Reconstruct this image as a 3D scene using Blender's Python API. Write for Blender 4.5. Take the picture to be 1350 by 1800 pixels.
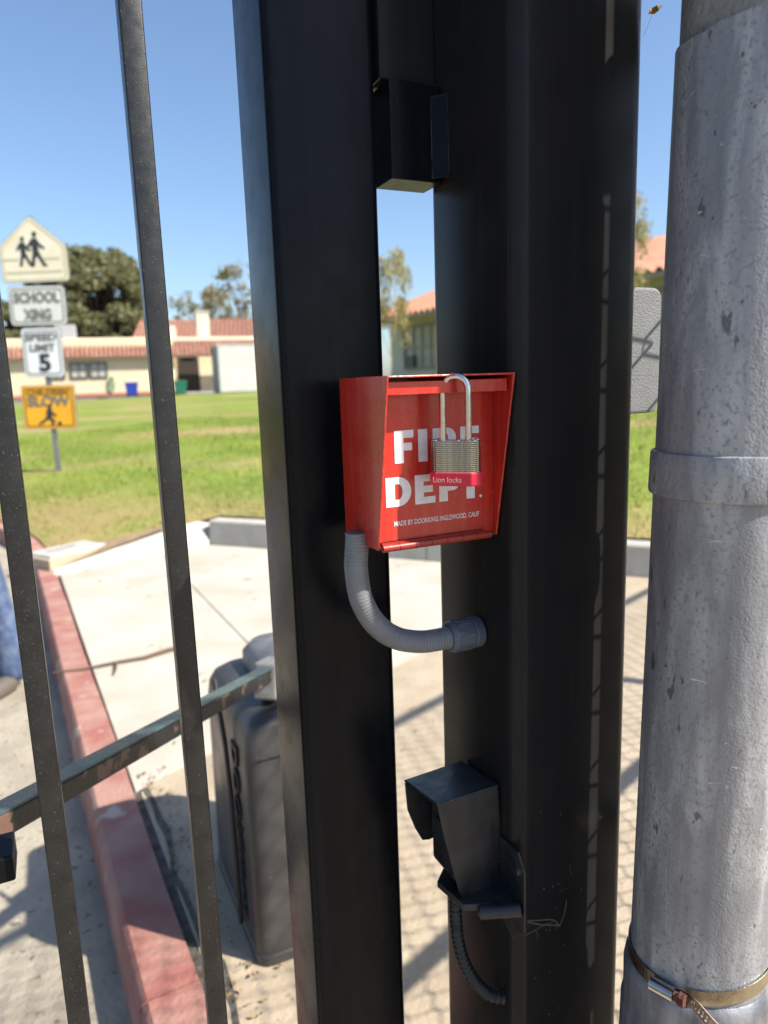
import bpy, bmesh, math, random
import numpy as np
from mathutils import Vector, Matrix, Quaternion
R = math.radians
random.seed(7); rng = np.random.default_rng(7)
for o in list(bpy.data.objects): bpy.data.objects.remove(o)
scene = bpy.context.scene
COL = scene.collection

# ---------------------------------------------------------------- camera, sky, sun, exposure
CAMZ = 1.25
cam_d = bpy.data.cameras.new('camera'); cam = bpy.data.objects.new('camera', cam_d); COL.objects.link(cam)
cam_d.sensor_fit = 'VERTICAL'; cam_d.sensor_height = 36.0; cam_d.lens = 25.0
cam_d.clip_start = 0.02; cam_d.clip_end = 2000
RX = Vector((0.99941276, -0.00602014, -0.03373259))      # camera right in the world
DN = Vector((-0.03426558, -0.17558742, -0.98386733))     # camera down
FW = Vector((0.0, 0.98444544, -0.17569060))              # camera forward
mw = Matrix.Identity(4)
for i in range(3):
    mw[i][0] = RX[i]; mw[i][1] = -DN[i]; mw[i][2] = -FW[i]
mw[0][3], mw[1][3], mw[2][3] = 0, 0, CAMZ
cam.matrix_world = mw
cam_d.dof.use_dof = True; cam_d.dof.focus_distance = 0.62; cam_d.dof.aperture_fstop = 6.0
scene.camera = cam

SUN_AZ, SUN_EL = 110.0, 43.0      # azimuth clockwise from +Y, elevation
world = bpy.data.worlds.new('World'); scene.world = world; world.use_nodes = True
wn = world.node_tree; bg = wn.nodes['Background']
sky = wn.nodes.new('ShaderNodeTexSky'); sky.sky_type = 'NISHITA'; sky.sun_disc = False
sky.sun_elevation = R(SUN_EL); sky.sun_rotation = R(SUN_AZ)
sky.altitude = 0; sky.air_density = 1.0; sky.dust_density = 1.3; sky.ozone_density = 4.0
wn.links.new(sky.outputs[0], bg.inputs[0]); bg.inputs[1].default_value = 0.112
sd = bpy.data.lights.new('sun', 'SUN'); sd.energy = 5.0; sd.angle = R(0.75); sd.color = (1.0, 0.94, 0.84)
sun = bpy.data.objects.new('sun', sd); COL.objects.link(sun)
sdir = Vector((math.sin(R(SUN_AZ)) * math.cos(R(SUN_EL)), math.cos(R(SUN_AZ)) * math.cos(R(SUN_EL)), math.sin(R(SUN_EL))))
sun.rotation_euler = sdir.to_track_quat('Z', 'Y').to_euler()
sun.location = sdir * 30
vs = scene.view_settings; vs.view_transform = 'Standard'; vs.look = 'None'; vs.gamma = 1.0; vs.exposure = 0.92
vs.use_curve_mapping = False
scene.render.engine = 'CYCLES'
scene.render.resolution_x, scene.render.resolution_y = 768, 1024

# ---------------------------------------------------------------- materials
def nd(nt, t, **kw):
    n = nt.nodes.new(t)
    for k, v in kw.items(): setattr(n, k, v)
    return n
def lin(c):
    return tuple(((x / 12.92) if x <= 0.04045 else ((x + 0.055) / 1.055) ** 2.4) for x in c)
def M(name, col, rough=0.5, metal=0.0, col2=None, nscale=12.0, contrast=(0.4, 0.62), bump=0.0, bscale=80.0, spec=0.5,
      specks=None, speckscale=300.0, speckcut=0.68, rvar=0.0, streak=None, stretch=(1, 1, 1), coat=0.0, detail=6.0, edge=None):
    """plain procedural material: base colour, second colour through noise, light specks, fine bump"""
    m = bpy.data.materials.new(name); m.use_nodes = True; nt = m.node_tree
    b = nt.nodes['Principled BSDF']
    b.inputs['Base Color'].default_value = (*col, 1); b.inputs['Roughness'].default_value = rough
    b.inputs['Metallic'].default_value = metal; b.inputs['Specular IOR Level'].default_value = spec
    if coat: b.inputs['Coat Weight'].default_value = coat; b.inputs['Coat Roughness'].default_value = 0.08
    tc = nd(nt, 'ShaderNodeTexCoord'); mp = nd(nt, 'ShaderNodeMapping'); mp.inputs['Scale'].default_value = stretch
    nt.links.new(tc.outputs['Object'], mp.inputs[0])
    out = None
    def mix(fac, a, bcol):
        mx = nd(nt, 'ShaderNodeMix', data_type='RGBA')
        nt.links.new(fac, mx.inputs[0])
        if isinstance(a, tuple): mx.inputs[6].default_value = (*a, 1)
        else: nt.links.new(a, mx.inputs[6])
        mx.inputs[7].default_value = (*bcol, 1)
        return mx.outputs[2]
    def noise(sc, lo, hi, det=detail, vec=None):
        n = nd(nt, 'ShaderNodeTexNoise'); n.inputs['Scale'].default_value = sc; n.inputs['Detail'].default_value = det
        nt.links.new(vec or mp.outputs[0], n.inputs['Vector'])
        r = nd(nt, 'ShaderNodeMapRange'); r.inputs[1].default_value = lo; r.inputs[2].default_value = hi
        nt.links.new(n.outputs[0], r.inputs[0]); return r.outputs[0], n.outputs[0]
    cur = col
    if col2 is not None:
        f, _ = noise(nscale, *contrast); cur = mix(f, cur, col2)
    if streak is not None:
        sm = nd(nt, 'ShaderNodeMapping'); sm.inputs['Scale'].default_value = (1, 1, 0.04)
        nt.links.new(tc.outputs['Object'], sm.inputs[0])
        f, _ = noise(streak[1], 0.48, 0.75, 4, sm.outputs[0]); cur = mix(f, cur, streak[0])
    if specks is not None:
        f, _ = noise(speckscale, speckcut, speckcut + 0.05, 2); cur = mix(f, cur, specks)
    if edge is not None:      # worn, chalky edges: where a rounded normal departs from the true one, broken up by noise
        bv = nd(nt, 'ShaderNodeBevel', samples=4); bv.inputs['Radius'].default_value = edge[1]
        ge = nd(nt, 'ShaderNodeNewGeometry'); dt = nd(nt, 'ShaderNodeVectorMath', operation='DOT_PRODUCT')
        nt.links.new(bv.outputs[0], dt.inputs[0]); nt.links.new(ge.outputs['True Normal'], dt.inputs[1])
        r = nd(nt, 'ShaderNodeMapRange'); r.inputs[1].default_value = 0.985; r.inputs[2].default_value = 0.86
        nt.links.new(dt.outputs['Value'], r.inputs[0])
        f, _ = noise(edge[2], 0.40, 0.62); mu = nd(nt, 'ShaderNodeMath', operation='MULTIPLY'); nt.links.new(r.outputs[0], mu.inputs[0]); nt.links.new(f, mu.inputs[1])
        cur = mix(mu.outputs[0], cur, edge[0])
    if not isinstance(cur, tuple): nt.links.new(cur, b.inputs['Base Color'])
    if rvar:
        f, _ = noise(nscale * 1.7, 0.3, 0.7)
        r = nd(nt, 'ShaderNodeMapRange'); r.inputs[3].default_value = max(0.02, rough - rvar); r.inputs[4].default_value = rough + rvar
        nt.links.new(f, r.inputs[0]); nt.links.new(r.outputs[0], b.inputs['Roughness'])
    if bump:
        _, raw = noise(bscale, 0, 1)
        bp = nd(nt, 'ShaderNodeBump'); bp.inputs['Strength'].default_value = bump; bp.inputs['Distance'].default_value = 0.01
        nt.links.new(raw, bp.inputs['Height']); nt.links.new(bp.outputs[0], b.inputs['Normal'])
    m['bsdf'] = 1
    return m
MT = {}
MT['blackgate'] = M('black_powder_coat', (0.0035, 0.0043, 0.006), 0.24, col2=(0.005, 0.0055, 0.007), nscale=22, specks=(0.05, 0.05, 0.048), speckscale=520, speckcut=0.72, rvar=0.07, bump=0.04, bscale=900, spec=0.12, streak=((0.0085, 0.0098, 0.012), 70), edge=((0.07, 0.065, 0.058), 0.0013, 150))
MT['blackbar'] = M('dusty_black_bar_paint', (0.0065, 0.0066, 0.0068), 0.36, col2=(0.011, 0.011, 0.011), nscale=60, specks=(0.075, 0.072, 0.066), speckscale=700, speckcut=0.67, rvar=0.08, bump=0.08, bscale=1200)
MT['blackcol'] = M('black_column_paint', (0.0145, 0.0145, 0.0145), 0.22, col2=(0.0175, 0.017, 0.0165), nscale=14, specks=(0.05, 0.05, 0.047), speckscale=500, speckcut=0.75, rvar=0.05, bump=0.05, bscale=1000, spec=0.12, streak=((0.020, 0.0195, 0.019), 90))
MT['red'] = M('red_enamel', (0.49, 0.020, 0.010), 0.27, col2=(0.41, 0.02, 0.012), nscale=18, contrast=(0.3, 0.75), bump=0.035, bscale=260, specks=(0.17, 0.03, 0.022), speckscale=420, speckcut=0.72, rvar=0.09, coat=0.2, streak=((0.47, 0.045, 0.03), 160), edge=((0.60, 0.22, 0.16), 0.0011, 260))
MT['redhinge'] = M('red_hinge_enamel', (0.34, 0.026, 0.014), 0.4, col2=(0.26, 0.02, 0.012), nscale=120, bump=0.05, bscale=700)
MT['white'] = M('white_print', (0.70, 0.69, 0.69), 0.45, col2=(0.62, 0.61, 0.61), nscale=160)
MT['steel'] = M('chromed_steel', (0.62, 0.62, 0.60), 0.16, 1.0, rvar=0.05, nscale=160)
MT['lam'] = M('laminated_steel', (0.55, 0.52, 0.46), 0.26, 1.0, col2=(0.42, 0.39, 0.34), nscale=240, bump=0.05, bscale=600, rvar=0.06)
MT['bumper'] = M('red_plastic_bumper', (0.62, 0.012, 0.045), 0.38, col2=(0.55, 0.01, 0.04), nscale=90)
MT['print'] = M('pale_print', (0.75, 0.55, 0.5), 0.5)
MT['conduit'] = M('grey_pvc_conduit', (0.145, 0.153, 0.163), 0.45, col2=(0.175, 0.18, 0.187), nscale=50, bump=0.05, bscale=300, specks=(0.06, 0.06, 0.06), speckscale=160, speckcut=0.73)
MT['nut'] = M('grey_nylon_nut', (0.075, 0.092, 0.12), 0.42, col2=(0.095, 0.11, 0.135), nscale=60, bump=0.04, bscale=300)
MT['blackplastic'] = M('black_sensor_plastic', (0.008, 0.0095, 0.012), 0.40, col2=(0.017, 0.019, 0.023), nscale=45, specks=(0.16, 0.16, 0.15), speckscale=500, speckcut=0.70, rvar=0.1)
def galvmat():
    m = bpy.data.materials.new('weathered_galvanised_pipe'); m.use_nodes = True; nt = m.node_tree
    b = nt.nodes['Principled BSDF']; b.inputs['Specular IOR Level'].default_value = 1.0
    tc = nd(nt, 'ShaderNodeTexCoord')
    def ns(sc, lo, hi, st=(1, 1, 1), det=8, dist=0.0):
        mp = nd(nt, 'ShaderNodeMapping'); mp.inputs['Scale'].default_value = st; nt.links.new(tc.outputs['Object'], mp.inputs[0])
        n = nd(nt, 'ShaderNodeTexNoise'); n.inputs['Scale'].default_value = sc; n.inputs['Detail'].default_value = det; n.inputs['Distortion'].default_value = dist
        nt.links.new(mp.outputs[0], n.inputs['Vector'])
        r = nd(nt, 'ShaderNodeMapRange'); r.inputs[1].default_value = lo; r.inputs[2].default_value = hi; nt.links.new(n.outputs[0], r.inputs[0]); return r.outputs[0]
    def mix(f, a, c):
        mx = nd(nt, 'ShaderNodeMix', data_type='RGBA'); nt.links.new(f, mx.inputs[0])
        if isinstance(a, tuple): mx.inputs[6].default_value = (*a, 1)
        else: nt.links.new(a, mx.inputs[6])
        mx.inputs[7].default_value = (*c, 1); return mx.outputs[2]
    c = mix(ns(9, 0.35, 0.68, (1, 1, .6), 10, 1.2), (0.285, 0.287, 0.30), (0.165, 0.167, 0.178))
    c = mix(ns(60, 0.44, 0.74, (1, 1, .10), 5), c, (0.12, 0.12, 0.128))
    c = mix(ns(34, 0.50, 0.72, (1, 1, .22), 8, 0.8), c, (0.38, 0.38, 0.375))
    c = mix(ns(300, 0.52, 0.70, (1, 1, .8), 4), c, (0.15, 0.15, 0.158))
    c = mix(ns(75, 0.665, 0.70, (1, 1, .35), 5), c, (0.075, 0.062, 0.058))
    c = mix(ns(210, 0.70, 0.73, (1, 1, .5), 3), c, (0.05, 0.046, 0.046))
    c = mix(ns(120, 0.72, 0.75, (.6, .6, 1.6), 3, 1.0), c, (0.50, 0.50, 0.49))
    nt.links.new(c, b.inputs['Base Color'])
    r = nd(nt, 'ShaderNodeMapRange'); r.inputs[3].default_value = 0.30; r.inputs[4].default_value = 0.56; nt.links.new(ns(26, 0.3, 0.7), r.inputs[0]); nt.links.new(r.outputs[0], b.inputs['Roughness'])
    bp = nd(nt, 'ShaderNodeBump'); bp.inputs['Strength'].default_value = 0.22; bp.inputs['Distance'].default_value = 0.003
    nt.links.new(ns(520, 0, 1, (1, 1, .8), 3), bp.inputs['Height'])
    b2 = nd(nt, 'ShaderNodeBump'); b2.inputs['Strength'].default_value = 0.10; b2.inputs['Distance'].default_value = 0.01
    nt.links.new(ns(90, 0, 1, (1, 1, .5), 5), b2.inputs['Height']); nt.links.new(bp.outputs[0], b2.inputs['Normal']); nt.links.new(b2.outputs[0], b.inputs['Normal'])
    return m
MT['galv'] = galvmat()
MT['galvcap'] = M('upper_pipe_galvanised', (0.25, 0.24, 0.225), 0.6, 0.15, col2=(0.16, 0.15, 0.14), nscale=30, bump=0.4, bscale=200)
MT['rubber'] = M('grey_sleeve', (0.19, 0.195, 0.215), 0.42, 0.2, col2=(0.085, 0.088, 0.1), nscale=22, bump=0.12, bscale=160, streak=((0.32, 0.32, 0.33), 40))
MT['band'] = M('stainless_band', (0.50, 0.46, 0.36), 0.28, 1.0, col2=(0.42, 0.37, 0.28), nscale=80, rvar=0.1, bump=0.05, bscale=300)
MT['banddark'] = M('stainless_slotted_band', (0.36, 0.31, 0.27), 0.35, 1.0, col2=(0.24, 0.16, 0.12), nscale=90)  # darker, browner steel for the slotted strap and tail
MT['rust'] = M('rusty_screw', (0.16, 0.055, 0.035), 0.8, 0.2, col2=(0.06, 0.028, 0.022), nscale=220, bump=0.6, bscale=500)
MT['wire'] = M('galvanised_wire', (0.32, 0.33, 0.34), 0.45, 0.7)
MT['greybox'] = M('grey_cast_box', (0.15, 0.155, 0.158), 0.6, col2=(0.135, 0.139, 0.142), nscale=60, bump=0.25, bscale=500)
MT['operator'] = M('black_moulded_plastic', (0.038, 0.036, 0.036), 0.36, col2=(0.060, 0.058, 0.058), nscale=7, bump=0.08, bscale=260, specks=(0.2, 0.19, 0.17), speckscale=120, speckcut=0.75, rvar=0.08)
MT['optop'] = M('faded_plastic_lid', (0.12, 0.12, 0.125), 0.45, col2=(0.21, 0.205, 0.205), nscale=16, bump=0.08, bscale=200)
MT['letterdark'] = M('dark_raised_lettering', (0.012, 0.012, 0.013), 0.3)
MT['skysheen'] = M('painted_sky_sheen', (0.055, 0.10, 0.095), 0.28, col2=(0.03, 0.042, 0.055), nscale=16, contrast=(0.45, 0.7), bump=0.1, bscale=200, rvar=0.1)  # greenish sky reflection on worn black metal, put into the colour
MT['worn'] = M('flaking_black_over_primer', (0.13, 0.07, 0.052), 0.4, col2=(0.012, 0.013, 0.013), nscale=24, contrast=(0.40, 0.44), bump=0.2, bscale=120)
MT['galvclamp'] = M('pale_steel_clamp', (0.30, 0.29, 0.28), 0.5, 0.4, col2=(0.22, 0.21, 0.2), nscale=40)
MT['cable'] = M('black_cable', (0.012, 0.012, 0.013), 0.5)
MT['concrete'] = M('pale_new_concrete', (0.47, 0.435, 0.365), 0.9, col2=(0.36, 0.32, 0.245), nscale=2.6, contrast=(0.40, 0.78), bump=0.3, bscale=60, specks=(0.27, 0.24, 0.19), speckscale=9, speckcut=0.67, detail=12)
MT['oldconcrete'] = M('tan_old_concrete', (0.41, 0.335, 0.24), 0.95, col2=(0.33, 0.265, 0.185), nscale=6, contrast=(0.38, 0.7), bump=0.3, bscale=70, specks=(0.24, 0.19, 0.13), speckscale=40, speckcut=0.67, detail=10)
MT['road'] = M('tan_concrete_road', (0.36, 0.315, 0.24), 0.95, col2=(0.27, 0.235, 0.18), nscale=5, bump=0.6, bscale=60, specks=(0.17, 0.14, 0.10), speckscale=38, speckcut=0.64)
MT['curbwhite'] = M('clean_kerb_concrete', (0.48, 0.455, 0.405), 0.9, col2=(0.42, 0.39, 0.335), nscale=6, bump=0.3, bscale=90, specks=(0.34, 0.31, 0.27), speckscale=24, speckcut=0.68)
MT['curbred'] = M('worn_red_kerb_paint', (0.30, 0.115, 0.092), 0.9, col2=(0.36, 0.205, 0.16), nscale=7, contrast=(0.35, 0.62), bump=0.4, bscale=80, specks=(0.44, 0.36, 0.28), speckscale=6.5, speckcut=0.63, detail=10)
MT['dirt'] = M('dark_seam_dirt', (0.07, 0.062, 0.052), 1.0, col2=(0.13, 0.115, 0.095), nscale=30, bump=0.8, bscale=60)
MT['soil'] = M('dry_brown_soil', (0.30, 0.21, 0.12), 1.0, col2=(0.22, 0.15, 0.085), nscale=20, bump=0.6, bscale=50)
MT['asphalt'] = M('grey_asphalt', (0.10, 0.10, 0.105), 0.95, col2=(0.13, 0.13, 0.13), nscale=3)
MT['earth'] = M('distant_ground', (0.22, 0.18, 0.12), 1.0, col2=(0.15, 0.16, 0.07), nscale=0.2)
MT['cream'] = M('cream_stucco', (0.66, 0.55, 0.37), 0.95, col2=(0.62, 0.51, 0.34), nscale=1.5, bump=0.2, bscale=30)
MT['creamtrim'] = M('pale_cream_trim', (0.72, 0.64, 0.48), 0.9, col2=(0.68, 0.60, 0.45), nscale=2)
MT['redbase'] = M('red_painted_plinth', (0.40, 0.16, 0.11), 0.9)
MT['tile'] = M('terracotta_tiles', (0.225, 0.095, 0.065), 0.85, col2=(0.31, 0.165, 0.115), nscale=2.6, contrast=(0.35, 0.65), specks=(0.2, 0.075, 0.045), speckscale=7, speckcut=0.62)
MT['tile2'] = M('pale_terracotta_tiles', (0.37, 0.17, 0.105), 0.85, col2=(0.45, 0.24, 0.155), nscale=3.0, contrast=(0.35, 0.65), specks=(0.27, 0.12, 0.07), speckscale=9, speckcut=0.63)
MT['glass'] = M('dark_window_glass', (0.02, 0.025, 0.03), 0.06, spec=0.7)
MT['blind'] = M('pale_window_blind', (0.42, 0.40, 0.34), 0.6, col2=(0.36, 0.34, 0.29), nscale=3)
MT['frame'] = M('tan_window_frame', (0.30, 0.26, 0.19), 0.6)
MT['darkframe'] = M('dark_window_frame', (0.08, 0.085, 0.08), 0.5)
MT['greywall'] = M('grey_cream_stucco', (0.58, 0.55, 0.47), 0.95, col2=(0.54, 0.51, 0.43), nscale=1.4, bump=0.2, bscale=30)
MT['doorshade'] = M('painted_doorway_shade', (0.03, 0.022, 0.018), 0.8)  # shade inside the opening, put into the colour
MT['shedwhite'] = M('white_metal_siding', (0.58, 0.58, 0.56), 0.55, col2=(0.53, 0.525, 0.505), nscale=1.5)
MT['shedshade'] = M('white_siding_painted_shade', (0.22, 0.24, 0.29), 0.55)  # bluish shade of the white siding, put into the colour
MT['binblue'] = M('blue_bin_plastic', (0.025, 0.05, 0.30), 0.45)
MT['bingreen'] = M('green_bin_plastic', (0.02, 0.15, 0.085), 0.45)
MT['bark'] = M('grey_brown_bark', (0.16, 0.12, 0.085), 0.95, col2=(0.09, 0.07, 0.05), nscale=8, bump=0.6, bscale=20)
MT['barkpale'] = M('yellow_green_bark', (0.30, 0.24, 0.11), 0.9, col2=(0.20, 0.17, 0.08), nscale=8)
MT['signface'] = M('faded_yellow_sign_sheet', (0.74, 0.70, 0.55), 0.42, col2=(0.70, 0.64, 0.44), nscale=4)
MT['signwhite'] = M('white_sign_sheet', (0.66, 0.67, 0.62), 0.42, col2=(0.60, 0.61, 0.56), nscale=4)
MT['signclean'] = M('clean_white_sign_sheet', (0.72, 0.75, 0.76), 0.4)
MT['signyellow'] = M('amber_sign_sheet', (0.80, 0.41, 0.02), 0.42, col2=(0.74, 0.36, 0.018), nscale=6)
MT['signdark'] = M('sign_black_legend', (0.03, 0.033, 0.035), 0.5)
MT['signfade'] = M('faded_grey_legend', (0.17, 0.17, 0.15), 0.5)
MT['signpale'] = M('pale_sign_line', (0.52, 0.50, 0.32), 0.5)
MT['signbrown'] = M('faded_brown_legend', (0.24, 0.12, 0.02), 0.5)
MT['polemetal'] = M('galvanised_sign_post', (0.30, 0.31, 0.31), 0.45, 0.6, col2=(0.22, 0.23, 0.23), nscale=20)
MT['denim'] = M('blue_denim', (0.05, 0.078, 0.155), 0.95, col2=(0.11, 0.15, 0.235), nscale=20, bump=1.0, bscale=17)
MT['shirt'] = M('dark_cotton_shirt', (0.05, 0.055, 0.07), 0.9, bump=0.3, bscale=40)
MT['skin'] = M('skin', (0.42, 0.24, 0.16), 0.55)
MT['hair'] = M('dark_hair', (0.03, 0.02, 0.015), 0.7)
MT['shoe'] = M('tan_shoe_leather', (0.10, 0.085, 0.07), 0.7)
MT['web'] = M('dusty_cobweb', (0.10, 0.078, 0.058), 0.95)
MT['deadleaf'] = M('dry_leaf', (0.36, 0.24, 0.10), 0.8, col2=(0.12, 0.06, 0.03), nscale=150)
MT['raised_stain'] = M('brown_stain', (0.12, 0.08, 0.045), 0.95)
MT['silver'] = M('silver_roof_unit', (0.42, 0.42, 0.42), 0.5, 0.4)
MT['hose'] = M('green_garden_hose', (0.10, 0.28, 0.14), 0.5)

def leafmat(name, c1, c2, trans=0.35, rough=0.55):
    m = bpy.data.materials.new(name); m.use_nodes = True; nt = m.node_tree
    b = nt.nodes['Principled BSDF']; out = nt.nodes['Material Output']
    tc = nd(nt, 'ShaderNodeTexCoord'); n = nd(nt, 'ShaderNodeTexNoise'); n.inputs['Scale'].default_value = 1.3; n.inputs['Detail'].default_value = 8
    nt.links.new(tc.outputs['Object'], n.inputs['Vector'])
    mr = nd(nt, 'ShaderNodeMapRange'); mr.inputs[1].default_value = 0.35; mr.inputs[2].default_value = 0.65; nt.links.new(n.outputs[0], mr.inputs[0])
    mx = nd(nt, 'ShaderNodeMix', data_type='RGBA'); mx.inputs[6].default_value = (*c1, 1); mx.inputs[7].default_value = (*c2, 1)
    nt.links.new(mr.outputs[0], mx.inputs[0]); nt.links.new(mx.outputs[2], b.inputs['Base Color']); b.inputs['Roughness'].default_value = rough
    t = nd(nt, 'ShaderNodeBsdfTranslucent'); nt.links.new(mx.outputs[2], t.inputs[0])
    ms = nd(nt, 'ShaderNodeMixShader'); ms.inputs[0].default_value = trans
    nt.links.new(b.outputs[0], ms.inputs[1]); nt.links.new(t.outputs[0], ms.inputs[2]); nt.links.new(ms.outputs[0], out.inputs[0])
    return m
MT['oak'] = leafmat('oak_foliage', (0.17, 0.175, 0.08), (0.27, 0.26, 0.13), 0.45)
MT['euc'] = leafmat('eucalyptus_foliage', (0.24, 0.24, 0.12), (0.38, 0.33, 0.19), 0.5)
MT['willow'] = leafmat('pale_willow_foliage', (0.33, 0.31, 0.10), (0.46, 0.38, 0.16), 0.5)

def grassmat():
    m = bpy.data.materials.new('lawn_grass'); m.use_nodes = True; nt = m.node_tree
    b = nt.nodes['Principled BSDF']; b.inputs['Roughness'].default_value = 0.8; b.inputs['Specular IOR Level'].default_value = 0.15
    g = nd(nt, 'ShaderNodeNewGeometry')
    def ns(sc, lo, hi, st=(1, 1, 0.2), det=5):
        mp = nd(nt, 'ShaderNodeMapping'); mp.inputs['Scale'].default_value = st; nt.links.new(g.outputs['Position'], mp.inputs[0])
        n = nd(nt, 'ShaderNodeTexNoise'); n.inputs['Scale'].default_value = sc; n.inputs['Detail'].default_value = det; nt.links.new(mp.outputs[0], n.inputs['Vector'])
        r = nd(nt, 'ShaderNodeMapRange'); r.inputs[1].default_value = lo; r.inputs[2].default_value = hi; nt.links.new(n.outputs[0], r.inputs[0]); return r.outputs[0]
    def mix(f, a, c):
        mx = nd(nt, 'ShaderNodeMix', data_type='RGBA'); nt.links.new(f, mx.inputs[0])
        if isinstance(a, tuple): mx.inputs[6].default_value = (*a, 1)
        else: nt.links.new(a, mx.inputs[6])
        mx.inputs[7].default_value = (*c, 1); return mx.outputs[2]
    c = mix(ns(1.1, 0.35, 0.7), (0.165, 0.235, 0.035), (0.265, 0.315, 0.055))
    c = mix(ns(30, 0.45, 0.75), c, (0.12, 0.155, 0.028))
    c = mix(ns(0.42, 0.50, 0.66, (0.55, 1.5, 0.2)), c, (0.36, 0.275, 0.125))
    c = mix(ns(9, 0.60, 0.72), c, (0.40, 0.33, 0.14))
    sb = nd(nt, 'ShaderNodeVectorMath', operation='SUBTRACT'); sb.inputs[1].default_value = (-1.435, 5.745, 0); nt.links.new(g.outputs['Position'], sb.inputs[0])
    dp = nd(nt, 'ShaderNodeVectorMath', operation='DOT_PRODUCT'); dp.inputs[1].default_value = (0.4168, 0.909, 0); nt.links.new(sb.outputs[0], dp.inputs[0])
    r1 = nd(nt, 'ShaderNodeMapRange'); r1.inputs[1].default_value = 0.9; r1.inputs[2].default_value = -0.7; nt.links.new(dp.outputs['Value'], r1.inputs[0])
    ad = nd(nt, 'ShaderNodeMath', operation='MULTIPLY'); nt.links.new(r1.outputs[0], ad.inputs[0]); nt.links.new(ns(2.2, 0.25, 0.6), ad.inputs[1])
    c = mix(ad.outputs[0], c, (0.34, 0.25, 0.115))
    nt.links.new(c, b.inputs['Base Color'])
    n = nd(nt, 'ShaderNodeTexNoise'); n.inputs['Scale'].default_value = 45; n.inputs['Detail'].default_value = 6; nt.links.new(g.outputs['Position'], n.inputs['Vector'])
    bp = nd(nt, 'ShaderNodeBump'); bp.inputs['Strength'].default_value = 0.7; bp.inputs['Distance'].default_value = 0.03
    nt.links.new(n.outputs[0], bp.inputs['Height']); nt.links.new(bp.outputs[0], b.inputs['Normal'])
    return m
MT['grass'] = grassmat()

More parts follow.
